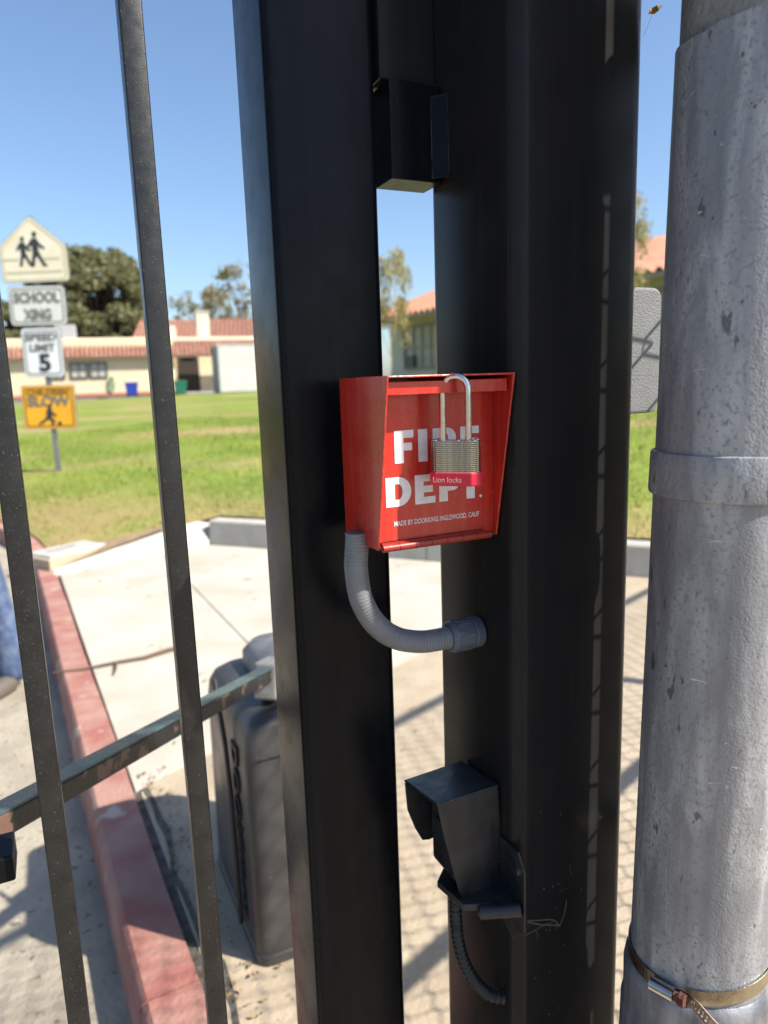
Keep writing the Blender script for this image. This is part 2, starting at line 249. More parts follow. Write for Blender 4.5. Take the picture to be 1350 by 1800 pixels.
# ---------------------------------------------------------------- object helpers
def link(o, parent=None):
    COL.objects.link(o)
    if parent is not None: o.parent = parent
    return o
def thing(name, label, cat, loc=(0, 0, 0), rz=0.0, group=None):
    o = bpy.data.objects.new(name, None); link(o); o.location = loc; o.rotation_euler = (0, 0, rz); o.empty_display_size = 0.05
    o['label'] = label; o['category'] = cat
    if group: o['group'] = group
    return o
def tag(o, label, cat, group=None):
    o['label'] = label; o['category'] = cat
    if group: o['group'] = group
    return o
class MB:
    def __init__(s): s.v = []; s.f = []
    def add(s, vs_, fs_):
        k = len(s.v); s.v += [tuple(v) for v in vs_]; s.f += [tuple(i + k for i in f) for f in fs_]; return s
    def box(s, x0, x1, y0, y1, z0, z1):
        return s.add([(x0, y0, z0), (x1, y0, z0), (x1, y1, z0), (x0, y1, z0), (x0, y0, z1), (x1, y0, z1), (x1, y1, z1), (x0, y1, z1)],
                     [(0, 3, 2, 1), (4, 5, 6, 7), (0, 1, 5, 4), (1, 2, 6, 5), (2, 3, 7, 6), (3, 0, 4, 7)])
    def prism(s, poly, vec):
        n = len(poly); p = [Vector(q) for q in poly]; q = [a + Vector(vec) for a in p]
        return s.add([tuple(a) for a in p + q], [tuple(range(n - 1, -1, -1)), tuple(range(n, 2 * n))] + [(i, (i + 1) % n, n + (i + 1) % n, n + i) for i in range(n)])
    def tube(s, pts, rad, n=12, caps=True, closed=False):
        P = [Vector(p) for p in pts]; m = len(P); rr = rad if hasattr(rad, '__len__') else [rad] * m
        vs_, fs_ = [], []
        t0 = (P[1] - P[0]).normalized(); up = Vector((0, 0, 1)) if abs(t0.z) < 0.9 else Vector((1, 0, 0))
        nrm = t0.cross(up).normalized()
        for i in range(m):
            if closed: t = (P[(i + 1) % m] - P[i - 1]).normalized()
            else: t = (P[min(i + 1, m - 1)] - P[max(i - 1, 0)]).normalized()
            nrm = (nrm - t * nrm.dot(t)).normalized(); b = t.cross(nrm)
            for k in range(n):
                a = 2 * math.pi * k / n; vs_.append(tuple(P[i] + (nrm * math.cos(a) + b * math.sin(a)) * rr[i]))
        for i in range(m if closed else m - 1):
            j = (i + 1) % m
            for k in range(n):
                fs_.append((i * n + k, i * n + (k + 1) % n, j * n + (k + 1) % n, j * n + k))
        if caps and not closed: fs_ += [tuple(range(n - 1, -1, -1)), tuple((m - 1) * n + k for k in range(n))]
        return s.add(vs_, fs_)
    def lathe(s, prof, n=48, c=(0, 0), caps=True, a0=0.0, a1=2 * math.pi):
        m = len(prof); vs_, fs_ = [], []
        full = abs(a1 - a0 - 2 * math.pi) < 1e-6; cols = n if full else n + 1
        for (r, z) in prof:
            for k in range(cols):
                a = a0 + (a1 - a0) * k / n; vs_.append((c[0] + r * math.cos(a), c[1] + r * math.sin(a), z))
        for i in range(m - 1):
            for k in range(n):
                k2 = (k + 1) % cols; fs_.append((i * cols + k, i * cols + k2, (i + 1) * cols + k2, (i + 1) * cols + k))
        if caps and full: fs_ += [tuple(range(cols - 1, -1, -1)), tuple((m - 1) * cols + k for k in range(cols))]
        return s.add(vs_, fs_)
    def build(s, name, mat, parent=None, smooth=False, bevel=0.0, seg=2, loc=None):
        me = bpy.data.meshes.new(name); me.from_pydata(s.v, [], s.f); me.update()
        bm = bmesh.new(); bm.from_mesh(me); bmesh.ops.recalc_face_normals(bm, faces=bm.faces); bm.to_mesh(me); bm.free()
        me.materials.append(MT[mat] if isinstance(mat, str) else mat)
        if smooth:
            me.polygons.foreach_set('use_smooth', [True] * len(me.polygons))
            try: me.set_sharp_from_angle(angle=R(smooth if smooth is not True else 40))
            except Exception: pass
        o = bpy.data.objects.new(name, me); link(o, parent)
        if loc: o.location = loc
        if bevel:
            b = o.modifiers.new('bevel', 'BEVEL'); b.width = bevel; b.segments = seg; b.limit_method = 'ANGLE'; b.angle_limit = R(35)
        return o
def rrect(x0, x1, y0, y1, r, n=6):
    out = []
    for cx, cy, a0 in ((x1 - r, y1 - r, 0), (x0 + r, y1 - r, 90), (x0 + r, y0 + r, 180), (x1 - r, y0 + r, 270)):
        for k in range(n + 1):
            a = R(a0 + 90 * k / n); out.append((cx + r * math.cos(a), cy + r * math.sin(a)))
    return out
def tube_mesh(x0, x1, y0, y1, z0, z1, r, n=6):
    m = MB(); m.prism([(x, y, z0) for x, y in rrect(x0, x1, y0, y1, r, n)], (0, 0, z1 - z0)); return m
def struct(o): o['kind'] = 'structure'; return o
def dup(o, parent, loc=None):
    c = o.copy(); COL.objects.link(c); c.parent = parent
    if loc is not None: c.location = loc
    return c
def flat_shape(name, loops, mat, parent, M4, depth=0.0):
    """filled outline(s), holes allowed; loops in XY, placed by matrix M4 (relative to parent)"""
    cu = bpy.data.curves.new(name, 'CURVE'); cu.dimensions = '2D'; cu.fill_mode = 'BOTH'; cu.extrude = depth
    for lp in loops:
        sp = cu.splines.new('POLY'); sp.points.add(len(lp) - 1)
        for p, q in zip(sp.points, lp): p.co = (q[0], q[1], 0, 1)
        sp.use_cyclic_u = True
    tmp = bpy.data.objects.new('tmp', cu); COL.objects.link(tmp); bpy.context.view_layer.update()
    me = bpy.data.meshes.new_from_object(tmp); bpy.data.objects.remove(tmp)
    me.name = name; me.materials.clear(); me.materials.append(MT[mat])
    o = bpy.data.objects.new(name, me); link(o, parent); o.matrix_local = M4; return o
def text_shape(name, txt, mat, parent, M4, size, width=None, bold=0.0, depth=0.0003, align='LEFT', space=1.0):
    cu = bpy.data.curves.new(name, 'FONT'); cu.body = txt; cu.size = size; cu.align_x = align; cu.offset = bold; cu.extrude = depth; cu.space_character = space
    cu.resolution_u = 3
    tmp = bpy.data.objects.new('tmp', cu); COL.objects.link(tmp); bpy.context.view_layer.update()
    me = bpy.data.meshes.new_from_object(tmp); bpy.data.objects.remove(tmp)
    me.name = name; me.materials.clear(); me.materials.append(MT[mat])
    if width:
        co = np.zeros(len(me.vertices) * 3); me.vertices.foreach_get('co', co); co = co.reshape(-1, 3)
        w = co[:, 0].max() - co[:, 0].min(); co[:, 0] = (co[:, 0] - (co[:, 0].min() if align == 'LEFT' else 0)) * width / w
        me.vertices.foreach_set('co', co.ravel())
    o = bpy.data.objects.new(name, me); link(o, parent); o.matrix_local = M4; return o
def basis(o, x, y):
    x = Vector(x).normalized(); y = Vector(y).normalized(); z = x.cross(y)
    m = Matrix.Identity(4)
    for i in range(3): m[i][0], m[i][1], m[i][2], m[i][3] = x[i], y[i], z[i], o[i]
    return m
def arc(cx, cy, rx, ry, a0, a1, n=10):
    return [(cx + rx * math.cos(R(a0 + (a1 - a0) * k / n)), cy + ry * math.sin(R(a0 + (a1 - a0) * k / n))) for k in range(n + 1)]

# gate frame: x runs along the gate to the right, y goes back through it
TH = R(25.05); FO = Vector((-0.0358, 0.6397, 0)); FX = Vector((math.cos(TH), math.sin(TH), 0)); FY = Vector((-math.sin(TH), math.cos(TH), 0))
def FR(s, d, z): return FO + FX * s + FY * d + Vector((0, 0, z))

# ================================================================ SETTING: ground
CD = Vector((-0.4700, 0.8827)); CN = Vector((0.8827, 0.4700)); CP = Vector((-0.523, 1.232))   # kerb line
WD = Vector((0.909, -0.4168)); WN = Vector((0.4168, 0.909)); WP = Vector((-1.435, 5.745))      # lawn edging line
def terr(x, y):
    v = (x - WP.x) * WN.x + (y - WP.y) * WN.y
    v = np.asarray(v, float)
    pos = 0.2 + 0.30 * (1 - np.exp(-np.maximum(v, 0))) + 0.86 * (1 - np.exp(-np.maximum(v, 0) / 22))
    neg = 0.2 * np.clip(1 + v / 1.12, 0, 1)
    return np.where(v >= 0, pos, neg)
m = MB(); m.add([(-500, -300, -0.4), (500, -300, -0.4), (500, 700, -0.4), (-500, 700, -0.4)], [(0, 1, 2, 3)])
struct(m.build('ground', 'earth'))
# road, rising with the kerb
def koff(t): return 0.13 * max(0.0, t - 4.4) ** 2
def kerbz(t):
    p = CP + CD * t - CN * koff(t)
    return float(terr(p.x, p.y)) if t > 3.5 else 0.0
ts = [-9, -4, -1, 0, 1, 2, 3, 3.6, 4.2, 4.8, 5.4, 6, 6.8, 7.6, 8.6, 10, 12]
m = MB(); vs_ = []; fs_ = []
for i, t in enumerate(ts):
    p = CP + CD * t - CN * koff(t); z = kerbz(t) - 0.12
    vs_ += [(p.x + CN.x * 0.05, p.y + CN.y * 0.05, z), (p.x - CN.x * 14, p.y - CN.y * 14, z - 0.1)]
    if i: fs_.append((2 * i - 2, 2 * i, 2 * i + 1, 2 * i - 1))
m.add(vs_, fs_); struct(m.build('road', 'road'))
# red painted kerb, front edge rounded, in lengths with joints
kerb = bpy.data.objects.new('kerb', None); link(kerb); kerb['kind'] = 'structure'
prof = [(0.0, -0.14), (-0.012, -0.125), (0.002, -0.018), (0.008, -0.006), (0.02, 0.003), (0.128, 0.003), (0.128, -0.14)]
def kerb_len(t0, t1):
    k = max(2, int((t1 - t0) / 0.35)); mm = MB(); vv, ff = [], []
    for i in range(k + 1):
        t = t0 + (t1 - t0) * i / k; p = CP + CD * t - CN * koff(t); z = kerbz(t); n = len(prof)
        for (a, b) in prof:
            j = 0.002 * math.sin(37 * t + 60 * a)
            vv.append((p.x + CN.x * (a + j), p.y + CN.y * (a + j), z + b + j * 0.7))
        if i:
            for q in range(n - 1): ff.append(((i - 1) * n + q, (i - 1) * n + q + 1, i * n + q + 1, i * n + q))
    ff += [tuple(range(len(prof))), tuple(k * len(prof) + q for q in range(len(prof) - 1, -1, -1))]
    mm.add(vv, ff); return mm
bt = -9.0
for e in (-5.9, -2.9, 0.05, 3.05, 6.05, 9.05, 12.0):
    kerb_len(bt, e - 0.006).build('kerb_stone', 'curbred', kerb, smooth=30); bt = e
# dirt-filled seam between kerb and old slab
m = MB(); vv, ff = [], []
for i in range(26):
    t = -1.4 + i * 0.092; p = CP + CD * t
    w = 0.128; e = 0.175 + 0.012 * math.sin(i * 0.9) + 0.006 * math.sin(i * 2.1)
    vv += [(p.x + CN.x * w, p.y + CN.y * w, -0.010), (p.x + CN.x * e, p.y + CN.y * e, 0.0005 + 0.0008 * math.sin(i * 2.3))]
    if i: ff.append((2 * i - 2, 2 * i - 1, 2 * i + 1, 2 * i))
m.add(vv, ff); o = m.build('seam_dirt', 'dirt'); struct(o)
# slabs
TD = Vector((0.70, 0.714)); TP = Vector((0.1, 3.12))        # joint between the new and the old concrete
def poly_slab(name, pts, mat, parent, z=0.0, th=0.12):
    mm = MB(); mm.prism([(x, y, z - th) for x, y in pts], (0, 0, th)); o = mm.build(name, mat, parent); return o
def L2(P, D, t): return (P.x + D.x * t, P.y + D.y * t)
KR = CP + CN * 0.136                                       # kerb back edge
pav = bpy.data.objects.new('pavement', None); link(pav); pav['kind'] = 'structure'
A2 = (-2.33, 4.94); C2 = (WP.x, WP.y)
k_new = L2(KR, CD, 0.90)
J0 = (-0.60, 3.26); J1 = (-1.32, 4.55)
jd = (Vector(J1) - Vector(J0)).normalized(); jn = Vector((jd.y, -jd.x))
Jt = (-0.335, 2.676); Jw = (-1.74, 5.42)
poly_slab('slab', [k_new, (Jt[0] - .004, Jt[1]), (Jw[0] - .004, Jw[1]), A2], 'concrete', pav)
poly_slab('slab', [(Jt[0] + .004, Jt[1] + .004), L2(TP, TD, 1.86), L2(WP, WD, 3.13), C2, (Jw[0] + .004, Jw[1] + 0.002)], 'concrete', pav)
KS = L2(CP + CN * 0.15, CD, 0.88)
TPo = TP + Vector((0.714, -0.70)) * 0.010
o1 = poly_slab('slab', [L2(CP + CN * 0.155, CD, -9), (9, -7), (9, 1.0), L2(TPo, TD, 1.86), (TPo.x - 1.30 * 0.70, TPo.y - 1.30 * 0.714), KS], 'oldconcrete', pav, z=-0.003)
# flare and lawn edging
flare = MB(); flare.add([(-2.36, 4.90, 0.0), (-1.45, 5.735, 0.004), (-1.47, 5.95, 0.2), (-2.42, 5.06, 0.012), (-1.45, 5.735, -0.1), (-2.36, 4.90, -0.1), (-1.60, 6.06, 0.19), (-2.50, 5.14, 0.008)],
    [(0, 1, 2, 3), (0, 5, 4, 1), (3, 2, 6, 7)])
struct(flare.build('kerb_flare', 'curbwhite', smooth=20))
edg = bpy.data.objects.new('lawn_edging', None); link(edg); edg['kind'] = 'structure'
def edging(t0, t1):
    mm = MB(); pr = [(0.0, -0.1), (0.022, 0.19), (0.034, 0.202), (0.16, 0.202), (0.16, -0.1)]
    vv = []
    for t in (t0, t1):
        for (a, b) in pr:
            q = WP + WD * t + WN * a; vv.append((q.x, q.y, b))
    mm.add(vv, [(i, i + 1, i + 6, i + 5) for i in range(4)] + [(0, 1, 2, 3, 4), (9, 8, 7, 6, 5)]); return mm
bt = -0.02
for e in (1.9, 4.4, 6.9, 9.5): edging(bt, e - 0.008).build('edging_stone', 'curbwhite', edg); bt = e
# lawn sheet
us = np.concatenate([np.linspace(0, 4, 26), np.linspace(4.4, 12, 16), np.linspace(13, 44, 26)])
wsx = np.concatenate([np.linspace(-9, 9, 73), np.linspace(10, 45, 22)])
def lawn_ok(x, y): return True
vv, ff = [], []
# rows run out from the lawn edge along WN; columns along WD; left boundary clipped to the kerb
cols = []
for w in np.concatenate([np.linspace(-22, -8, 12), np.linspace(-7, 9.4, 83)]):
    b0 = 0.155 if w > -0.02 else None
    if b0 is None:
        # behind flare: start at the flare's back edge
        f = max(0.0, -w)
        b0 = 0.19 - 0.90 * f if w > -1.15 else -5
    col = []
    for u in us:
        v = b0 + u if b0 > -4 else -1.3 + u * (45.3 / 44)
        p = WP + WD * w + WN * v
        k = (p - CP).dot(CN)
        kl = 0.128 - koff((p - CP).dot(CD))
        if k < kl:                                          # clip along the kerb
            p = p + CN * (kl - k)
        z = float(terr(p.x, p.y)) + 0.012 * math.sin(3.1 * p.x) * math.sin(2.7 * p.y) * min(1, max(0, u))
        col.append((p.x, p.y, z + (0.0 if u > 0.01 else -0.03)))
    cols.append(col)
nr = len(us)
for c in cols: vv += c
for i in range(len(cols) - 1):
    for j in range(nr - 1): ff.append((i * nr + j, i * nr + j + 1, (i + 1) * nr + j + 1, (i + 1) * nr + j))
m = MB(); m.add(vv, ff); lawn = m.build('lawn', 'grass', smooth=True); struct(lawn)
# far paving in front of the school buildings
m = MB(); m.add([(-70, 41.5, 1.06), (60, 41.5, 1.06), (60, 75, 1.16), (-70, 75, 1.16)], [(0, 1, 2, 3)]); struct(m.build('far_pavement', 'asphalt'))
# dry soil along the flare
m = MB(); vv = []; ff = []
for i in range(15):
    f = i / 14 * 0.8; x = -2.45 + f * 0.98; y = 5.02 + f * 0.99; w = 0.10 + 0.05 * math.sin(5 * f + 1) + 0.16 * (1 - f) + 0.03 * math.sin(23 * f); w *= max(0.02, 1 - (f / .8) ** 4)
    for q in (-0.02, w):
        px, py = x - 0.72 * q, y + 0.70 * q; vv.append((px, py, float(terr(px, py)) + (0.004 if q < 0 else 0.006)))
    if i: ff.append((2 * i - 2, 2 * i - 1, 2 * i + 1, 2 * i))
m.add(vv, ff); struct(m.build('soil_strip', 'soil'))
# grass blades on the near lawn (one mass)
N = 95000
w = rng.uniform(-6.0, 7.5, N); v = rng.uniform(0, 1, N) ** 1.7 * 9.0 - 1.0
px = WP.x + WD.x * w + WN.x * v; py = WP.y + WD.y * w + WN.y * v
kd = (px - CP.x) * CN.x + (py - CP.y) * CN.y
edge = np.where(w > -0.05, 0.165, np.maximum(0.21 + 0.95 * w, -1.0))
ok = (kd > 0.15 - 0.13 * np.maximum(0, (px - CP.x) * CD.x + (py - CP.y) * CD.y - 4.4) ** 2) & (v > edge) & ~((np.abs(px + 2.42) < 0.2) & (np.abs(py - 5.36) < 0.28))
dens = 0.5 + 0.5 * np.sin(1.9 * px + 1.3 * np.sin(1.1 * py)) * np.sin(2.3 * py + 0.7 * px)
ok &= rng.uniform(0, 1, N) < (0.35 + 0.65 * dens)
px, py = px[ok], py[ok]; n = len(px); pz = terr(px, py)
h = rng.uniform(0.02, 0.055, n); ang = rng.uniform(0, 2 * math.pi, n); wd = rng.uniform(0.003, 0.006, n)
lx, ly = rng.normal(0, 0.018, n), rng.normal(0, 0.018, n)
V = np.zeros((n, 3, 3)); V[:, 0] = np.stack([px - np.cos(ang) * wd, py - np.sin(ang) * wd, pz - .004], 1)
V[:, 1] = np.stack([px + np.cos(ang) * wd, py + np.sin(ang) * wd, pz - .004], 1); V[:, 2] = np.stack([px + lx, py + ly, pz + h], 1)
def tri_mesh(name, V, mat, parent=None, k=3):
    me = bpy.data.meshes.new(name); nn = len(V)
    me.vertices.add(nn * k); me.vertices.foreach_set('co', V.reshape(-1).astype(np.float32))
    me.loops.add(nn * k); me.loops.foreach_set('vertex_index', np.arange(nn * k, dtype=np.int32))
    me.polygons.add(nn); me.polygons.foreach_set('loop_start', np.arange(0, nn * k, k, dtype=np.int32)); me.polygons.foreach_set('loop_total', np.full(nn, k, dtype=np.int32))
    me.update(); me.materials.append(MT[mat]); o = bpy.data.objects.new(name, me); link(o, parent); return o
o = tri_mesh('grass', V, 'grass'); o['kind'] = 'stuff'; o['label'] = 'short green and straw coloured lawn grass'

# ================================================================ BUILDINGS
def ribs(mm, p0, p1, up0, up1, pitch, rad, n=5):
    """half-round tile ribs from eave line p0..p1 to upper line up0..up1"""
    p0, p1, up0, up1 = map(Vector, (p0, p1, up0, up1)); L = (p1 - p0).length; k = int(L / pitch)
    nrm = (p1 - p0).cross(up0 - p0).normalized()
    if nrm.z < 0: nrm = -nrm
    ax = (p1 - p0).normalized()
    vv, ff = [], []
    per = 2 * n
    for i in range(k):
        for j in range(per):
            a = j / per; prof_ = math.sin(math.pi * min(1, a / 0.72)) * rad if a < 0.72 else -rad * 0.35 * math.sin(math.pi * (a - 0.72) / 0.28)
            f = (i + a) / k
            for (b0, b1) in ((p0, p1), (up0, up1)):
                q = b0 + (b1 - b0) * f + nrm * prof_; vv.append(tuple(q))
    tot = k * per
    for i in range(tot - 1): ff.append((2 * i, 2 * i + 2, 2 * i + 3, 2 * i + 1))
    mm.add(vv, ff); return mm
def window(parent, x0, x1, z0, z1, y, cols_=2, rows_=2, fr='darkframe', inner='glass', blind=True):
    w = MB(); t = 0.07
    w.box(x0, x1, y - 0.05, y + 0.06, z0, z0 + t); w.box(x0, x1, y - 0.05, y + 0.06, z1 - t, z1)
    w.box(x0, x0 + t, y - 0.048, y + 0.058, z0 + t, z1 - t); w.box(x1 - t, x1, y - 0.048, y + 0.058, z0 + t, z1 - t)
    wo = w.build('window', fr, parent)
    W = (x1 - x0 - 2 * t) / cols_; H = (z1 - z0 - 2 * t) / rows_
    for i in range(cols_):
        for j in range(rows_):
            a = x0 + t + i * W; b = z0 + t + j * H
            q = MB(); q.box(a + 0.02, a + W - 0.02, y + 0.02, y + 0.03, b + 0.02, b + H - 0.02)
            q.build('pane', 'blind' if (blind and j == rows_ - 1) else inner, wo)
    g = MB()
    for i in range(1, cols_): g.box(x0 + t + i * W - 0.025, x0 + t + i * W + 0.025, y - 0.03, y + 0.04, z0 + t, z1 - t)
    for j in range(1, rows_): g.box(x0 + t, x1 - t, y - 0.026, y + 0.036, z0 + t + j * H - 0.025, z0 + t + j * H + 0.025)
    g.build('glazing_bar', fr, wo)
    return wo
# --- long low classroom block at the left
BA = R(19); bc, bs = math.cos(BA), math.sin(BA)
B = thing('school_building', 'long low cream school building with terracotta tile eave behind the lawn', 'building', (-15.7, 46.2, 1.14), BA)
def bx_(X): return (X / 46 * 46.2 + 15.7) / (bc - X / 46 * bs)
XL, XR, XM = -22.0, bx_(-4.2), bx_(-12.9)
m = MB(); m.box(XL, XM, 0, 9, 0, 3.5); m.build('wall', 'cream', B)
m = MB(); m.box(XL, XM + .02, -0.03, 0.0, 0, 0.22); m.build('plinth', 'redbase', B)
m = MB(); m.box(XM, XR, 2.2, 9, 0, 3.5); m.build('porch_wall', 'cream', B)
m = MB(); m.box(XM, XR, 0.3, 9, -0.02, 0.10); m.build('porch_floor', 'curbwhite', B)
m = MB(); m.box(XM + .3, XM + 1.7, 2.12, 2.2, 0.1, 2.5); m.build('door', 'doorshade', B)  # flat dark panel painted as the shaded porch opening
m = MB(); m.box(bx_(-8.9), bx_(-8.9) + .3, 0.15, 0.45, 0.1, 2.45); m.build('porch_post', 'redbase', B)
m = MB(); m.box(XR - .4, XR - .05, 0.1, 0.45, 0.1, 2.45); m.build('porch_post', 'cream', B)
m = MB(); m.box(XL, XR, -0.30, 0.02, 2.33, 2.42); m.build('eave_board', 'creamtrim', B)
m = MB(); ribs(m, (XL, -0.55, 2.40), (XR + .2, -0.55, 2.40), (XL, 0.28, 3.36), (XR + .2, 0.28, 3.36), 0.27, 0.10)
rf = m.build('roof_tiles', 'tile', B, smooth=60); rf['kind'] = 'stuff'
m = MB(); m.prism([(XL, -0.45, 2.40), (XL, 0.3, 3.24), (XL, 0.3, 2.40)], (XR - XL, 0, 0)); m.build('eave_core', 'creamtrim', B)
m = MB(); m.box(XL, XR + .1, 0.30, 0.55, 3.28, 3.62); m.build('parapet', 'creamtrim', B)
for X0 in (-25.5, -21.0, -19.55, -18.3, -14.3):
    x0 = bx_(X0); window(B, x0, x0 + 1.02, 1.15, 2.12, -0.06, 2, 2, 'darkframe', 'blind')
x0 = bx_(-20.4); m = MB(); m.box(x0, x0 + 1.2, 1.5, 2.9, 3.5, 4.55); m.build('roof_unit', 'silver', B, bevel=0.03)
x0 = bx_(-11.2); m = MB(); m.box(x0, x0 + .8, 1.2, 1.9, 3.5, 5.25); ch = m.build('chimney', 'creamtrim', B)
m = MB(); m.box(x0 - .07, x0 + .87, 1.13, 1.97, 5.25, 5.32); m.build('chimney_cap', 'creamtrim', ch)
x0 = bx_(-13.0); m = MB(); m.box(x0, x0 + .4, 1.2, 1.6, 3.5, 4.4); m.build('vent_stack', 'creamtrim', B)
# --- building with a higher tiled roof behind it
B2 = thing('hall_building', 'taller hall with sloping terracotta roof rising behind the low block', 'building', (-1.5, 59, 1.16), R(10))
m = MB(); m.box(-17, -3, 0, 10, 0, 4.0); m.build('wall', 'cream', B2)
m = MB(); ribs(m, (-17.6, -0.7, 3.95), (-2.4, -0.7, 3.95), (-17.6, 5, 6.0), (-2.4, 5, 6.0), 0.34, 0.12)
o = m.build('roof_tiles', 'tile', B2, smooth=60); o['kind'] = 'stuff'
m = MB(); m.prism([(-17.5, -0.6, 3.93), (-17.5, 5, 5.92), (-17.5, 10.6, 3.93)], (15, 0, 0)); m.build('roof', 'tile', B2)
# --- near building at the right
rdir = Vector((0.545, -0.838)).normalized(); rang = math.atan2(rdir.y, rdir.x)
B3 = thing('classroom_building', 'grey cream classroom wing with pale terracotta roof and wide window, right of the fire box', 'building', (0.42, 22.9, 0.72), rang)
m = MB(); m.box(0.0, 22, 0, 7, 0, 2.55); m.build('wall', 'greywall', B3)
m = MB(); ribs(m, (-0.9, -0.62, 2.50), (22.5, -0.62, 2.50), (-0.9, 3.5, 3.95), (22.5, 3.5, 3.95), 0.27, 0.075)
o = m.build('roof_tiles', 'tile2', B3, smooth=60); o['kind'] = 'stuff'
m = MB(); m.prism([(-0.85, -0.55, 2.46), (-0.85, 3.5, 3.90), (-0.85, 7.6, 2.46)], (23, 0, 0)); m.build('roof', 'tile2', B3)
m = MB(); m.box(-0.85, 22.4, -0.6, -0.54, 2.38, 2.50); m.build('eave_board', 'frame', B3)
window(B3, 0.75, 2.6, 0.95, 2.25, -0.05, 4, 2, 'frame', 'blind')
window(B3, 3.4, 5.6, 0.95, 2.25, -0.05, 4, 2, 'frame', 'blind')
window(B3, 9.4, 11.6, 0.95, 2.25, -0.05, 4, 2, 'frame', 'blind')
m = MB(); m.box(1.0, 1.35, -0.16, -0.03, 1.02, 1.36); m.build('window_air_unit', 'darkframe', B3)
m = MB(); m.box(-0.95, -0.72, -0.55, -0.32, 0, 2.45); m.build('porch_post', 'creamtrim', B3)
# --- white storage shed on the lawn edge
S = thing('storage_shed', 'white metal storage shed with ribbed siding at the far lawn edge', 'shed', (-8.42, 38, 1.06), R(19))
m = MB(); m.box(0, 2.35, 0, 2.6, 0.06, 2.5); m.build('body', 'shedwhite', S, bevel=0.05)
for k in range(16): 
    q = MB(); q.box(0.06, 2.29, -0.022, 0.0, 0.14 + k * 0.146, 0.26 + k * 0.146); q.build('siding_panel', 'shedwhite', S)
m = MB(); m.box(-0.02, 0.0, 0.04, 2.56, 0.1, 2.4); m.build('side_panel', 'shedshade', S)  # thin sheet carrying the painted shade of the left side
m = MB(); m.box(-0.06, 2.41, -0.05, 2.65, 2.5, 2.56); m.build('roof', 'shedwhite', S)
# --- bins
def bin_(name, label, x, y, z, mat, lidmat):
    b = thing(name, label, 'bin', (x, y, z), BA); b.scale = (.86, .86, .86)
    q = MB(); q.add([(-.34, -.34, .1), (.34, -.34, .1), (.34, .34, .1), (-.34, .34, .1), (-.42, -.42, .92), (.42, -.42, .92), (.42, .42, .92), (-.42, .42, .92)],
                    [(0, 3, 2, 1), (4, 5, 6, 7), (0, 1, 5, 4), (1, 2, 6, 5), (2, 3, 7, 6), (3, 0, 4, 7)]); q.build('body', mat, b, bevel=0.04)
    q = MB(); q.prism([(-.45, -.46, .92), (-.45, .46, .92), (-.45, .40, 1.02), (-.45, -.3, .99)], (.9, 0, 0)); q.build('lid', lidmat, b, bevel=0.02)
    for sx in (-1, 1):
        q = MB(); q.tube([(sx * .30, .36, .12), (sx * .38, .36, .12)], .12, 14); q.build('wheel', 'cable', b)
    q = MB(); q.tube([(-.3, .46, .9), (.3, .46, .9)], .02, 6); q.build('handle', mat, b)
    return b
bin_('recycling_bin', 'blue wheeled recycling bin standing against the cream school wall', -14.6, 42.6, 1.05, 'binblue', 'binblue')
bin_('garden_bin', 'green wheeled bin beside the dark school doorway', -11.9, 43.2, 1.05, 'bingreen', 'bingreen')
hs = thing('garden_hose', 'coil of green garden hose hanging on the cream school wall', 'hose', (-15.7 + bc * bx_(-17.0) + bs * .10, 46.2 + bs * bx_(-17.0) - bc * .10, 1.14), BA)
q = MB()
for k in range(3):
    r_ = 0.24 + 0.03 * k; q.tube([(r_ * 0.5 * math.cos(a), -0.03 * k, 0.75 + r_ * 1.5 * math.sin(a)) for a in np.linspace(0, 2 * math.pi, 20)[:-1]], 0.03, 6, closed=True)
q.build('coil', 'hose', hs, smooth=True)
q = MB(); q.box(-.08, .08, -.02, .1, 1.0, 1.12); q.build('hanger', 'frame', hs)

